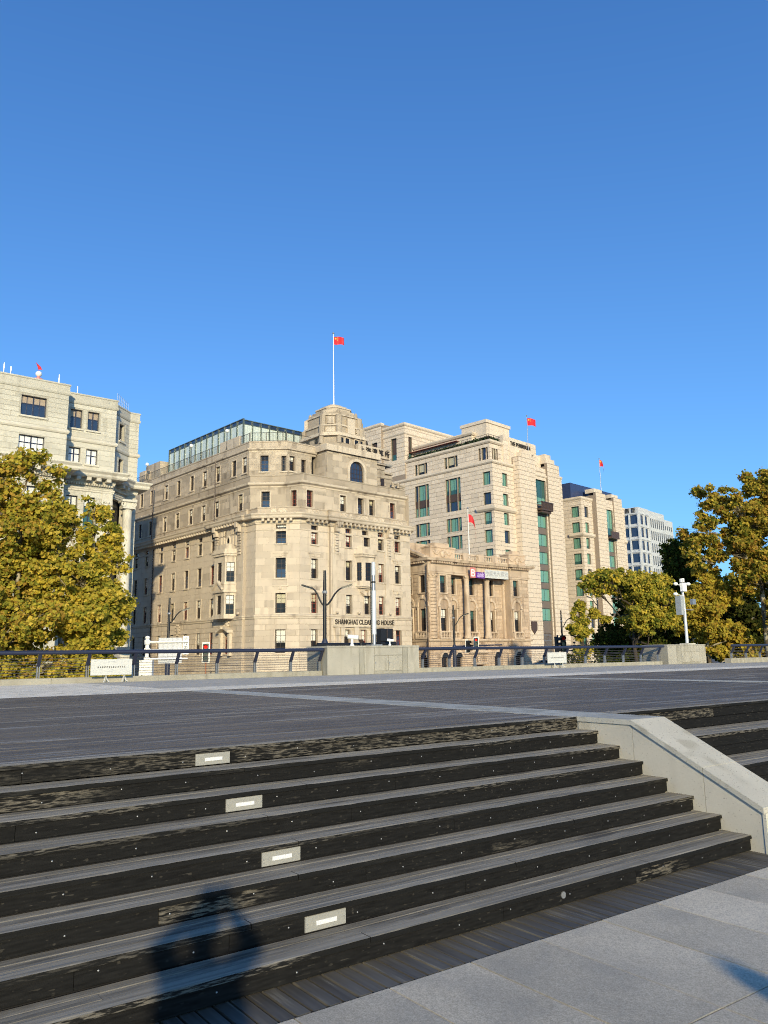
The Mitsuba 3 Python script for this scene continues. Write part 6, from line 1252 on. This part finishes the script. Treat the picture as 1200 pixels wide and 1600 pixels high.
# ---------------------------------------------------------------- people behind the camera, whose shadows fall into the picture
def skin(bones, edge=.045, it=8):
    m = None
    for (a, ra), (b, rb) in bones:
        s = [m3.Manifold.sphere(r, 14).translate(tuple(map(float, p))) for p, r in ((a, ra), (b, rb))]; h = m3.Manifold.batch_hull(s); m = h if m is None else m + h
    m = m.refine_to_length(edge); t = m.to_mesh(); q = trimesh.Trimesh(t.vert_properties[:, :3], t.tri_verts, process=True); trimesh.smoothing.filter_taubin(q, iterations=it); return q
def person(o, az, label, raised, floor=FLOOR, cloth='cloth_dark', s=1.0):
    k = thing('person', label, 'person'); a = math.radians(az); f = np.array([math.cos(a), math.sin(a), 0]); l = np.array([-f[1], f[0], 0]); o = np.array([o[0], o[1], floor])
    def p(x, y, z): return o + (l * x + f * y + np.array([0, 0, z])) * s
    for sd in (1, -1):
        leg = skin([((p(.10 * sd, 0, .92), .10 * s), (p(.11 * sd, .02, .5), .065 * s)), ((p(.11 * sd, .02, .5), .065 * s), (p(.12 * sd, -.02, .09), .045 * s))]); add(f'{k}__trouser_leg', leg, 'cloth_blue', True)
        add(f'{k}__shoe', skin([((p(.12 * sd, -.05, .05), .05 * s), (p(.13 * sd, .17, .035), .04 * s))], .03), 'rubber', True)
    bones = [((p(-.15, 0, .80), .15 * s), (p(.15, 0, .80), .15 * s)), ((p(-.15, 0, .80), .15 * s), (p(-.12, 0, 1.2), .15 * s)), ((p(.15, 0, .80), .15 * s), (p(.12, 0, 1.2), .15 * s)), ((p(0, 0, .95), .16 * s), (p(0, -.02, 1.28), .18 * s)), ((p(-.13, -.02, 1.36), .085 * s), (p(.13, -.02, 1.36), .085 * s)), ((p(0, 0, 1.28), .18 * s), (p(0, -.02, 1.42), .08 * s))]
    hands = []
    for sd in (1, -1):
        sh = p(.19 * sd, -.02, 1.38)
        if raised: el, wr, ft = p(.29 * sd, .14, 1.45), p(.11 * sd, .33, 1.62), p(.07 * sd, .37, 1.69)
        else: el, wr, ft = p(.26 * sd, -.03, 1.10), p(.25 * sd, .1, .86), p(.25 * sd, .14, .72)
        bones += [((sh, .085 * s), (el, .07 * s)), ((el, .07 * s), (wr, .045 * s))]; hands.append((wr, ft, sd))
    add(f'{k}__jacket', skin(bones), cloth, True)
    add(f'{k}__head', skin([((p(0, .0, 1.42), .055 * s), (p(0, .02, 1.55), .06 * s)), ((p(0, .03, 1.58), .08 * s), (p(0, -.01, 1.63), .11 * s)), ((p(0, .09, 1.57), .03 * s), (p(0, .105, 1.60), .014 * s)), ((p(-.1, 0, 1.60), .02), (p(.1, 0, 1.60), .02))], .025, 5), 'skin', True)
    add(f'{k}__hair', skin([((p(0, -.035, 1.62), .12 * s), (p(0, -.01, 1.655), .115 * s)), ((p(0, -.06, 1.56), .08 * s), (p(0, -.04, 1.64), .09 * s))], .03, 5), 'hair', True)
    for wr, ft, sd in hands:
        d = (ft - wr) / np.linalg.norm(ft - wr); sdv = np.cross(d, f); sdv /= np.linalg.norm(sdv) + 1e-9; palm = wr + d * .09; b = [((wr, .028), (palm + sdv * .022, .02)), ((wr, .028), (palm - sdv * .022, .02))]
        for i, L in enumerate((.065, .075, .07, .055)): q = palm + sdv * (.03 - .02 * i); kn = q + d * L * .55; b += [((q, .0095), (kn, .009)), ((kn, .009), (kn + d * L * .45 + f * .02, .008))]
        t0 = wr + d * .03 - l * sd * .02; b += [((t0, .014), (t0 - l * sd * .03 + d * .03, .011)), ((t0 - l * sd * .03 + d * .03, .011), (t0 - l * sd * .035 + d * .06, .009))]
        add(f'{k}__hand', skin(b, .012, 4), 'skin', True)
az0 = math.degrees(math.atan2(FWD[1], FWD[0])); fx = np.array([math.cos(math.radians(az0)), math.sin(math.radians(az0))])
pb = -fx * .42; add('plaza__seat_block', board(-1.6, .9, -1.25, -.05, FLOOR, FLOOR + .29, .01), 'granite_0'); person(pb, az0, 'person in dark jacket holding a phone up with both raised hands', True, FLOOR + .29)
W = Wall(-fx * .03, az0 + 90); m = MB(); e = trimesh.creation.box((.075, .009, .16)); 
fr = np.stack([np.array([fx[1], -fx[0], 0]), np.array([fx[0], fx[1], 0]), np.array([0, 0, 1.0])], 1); m.add((fr @ e.vertices.T).T + [*(-fx * .022), CAM[2] - .05], e.faces); ph = add('phone', m, 'm_black'); labels[ph] = {'label': 'black phone held up in both hands', 'category': 'phone'}
sd_ = np.array([.4146, .9100]); tip = np.array([4.95, 3.08]); q = tip - sd_ * (1.74 / math.tan(math.radians(15.02))); person(q, 70, 'second person in a dark jacket standing behind at the right', False, s=1.02)
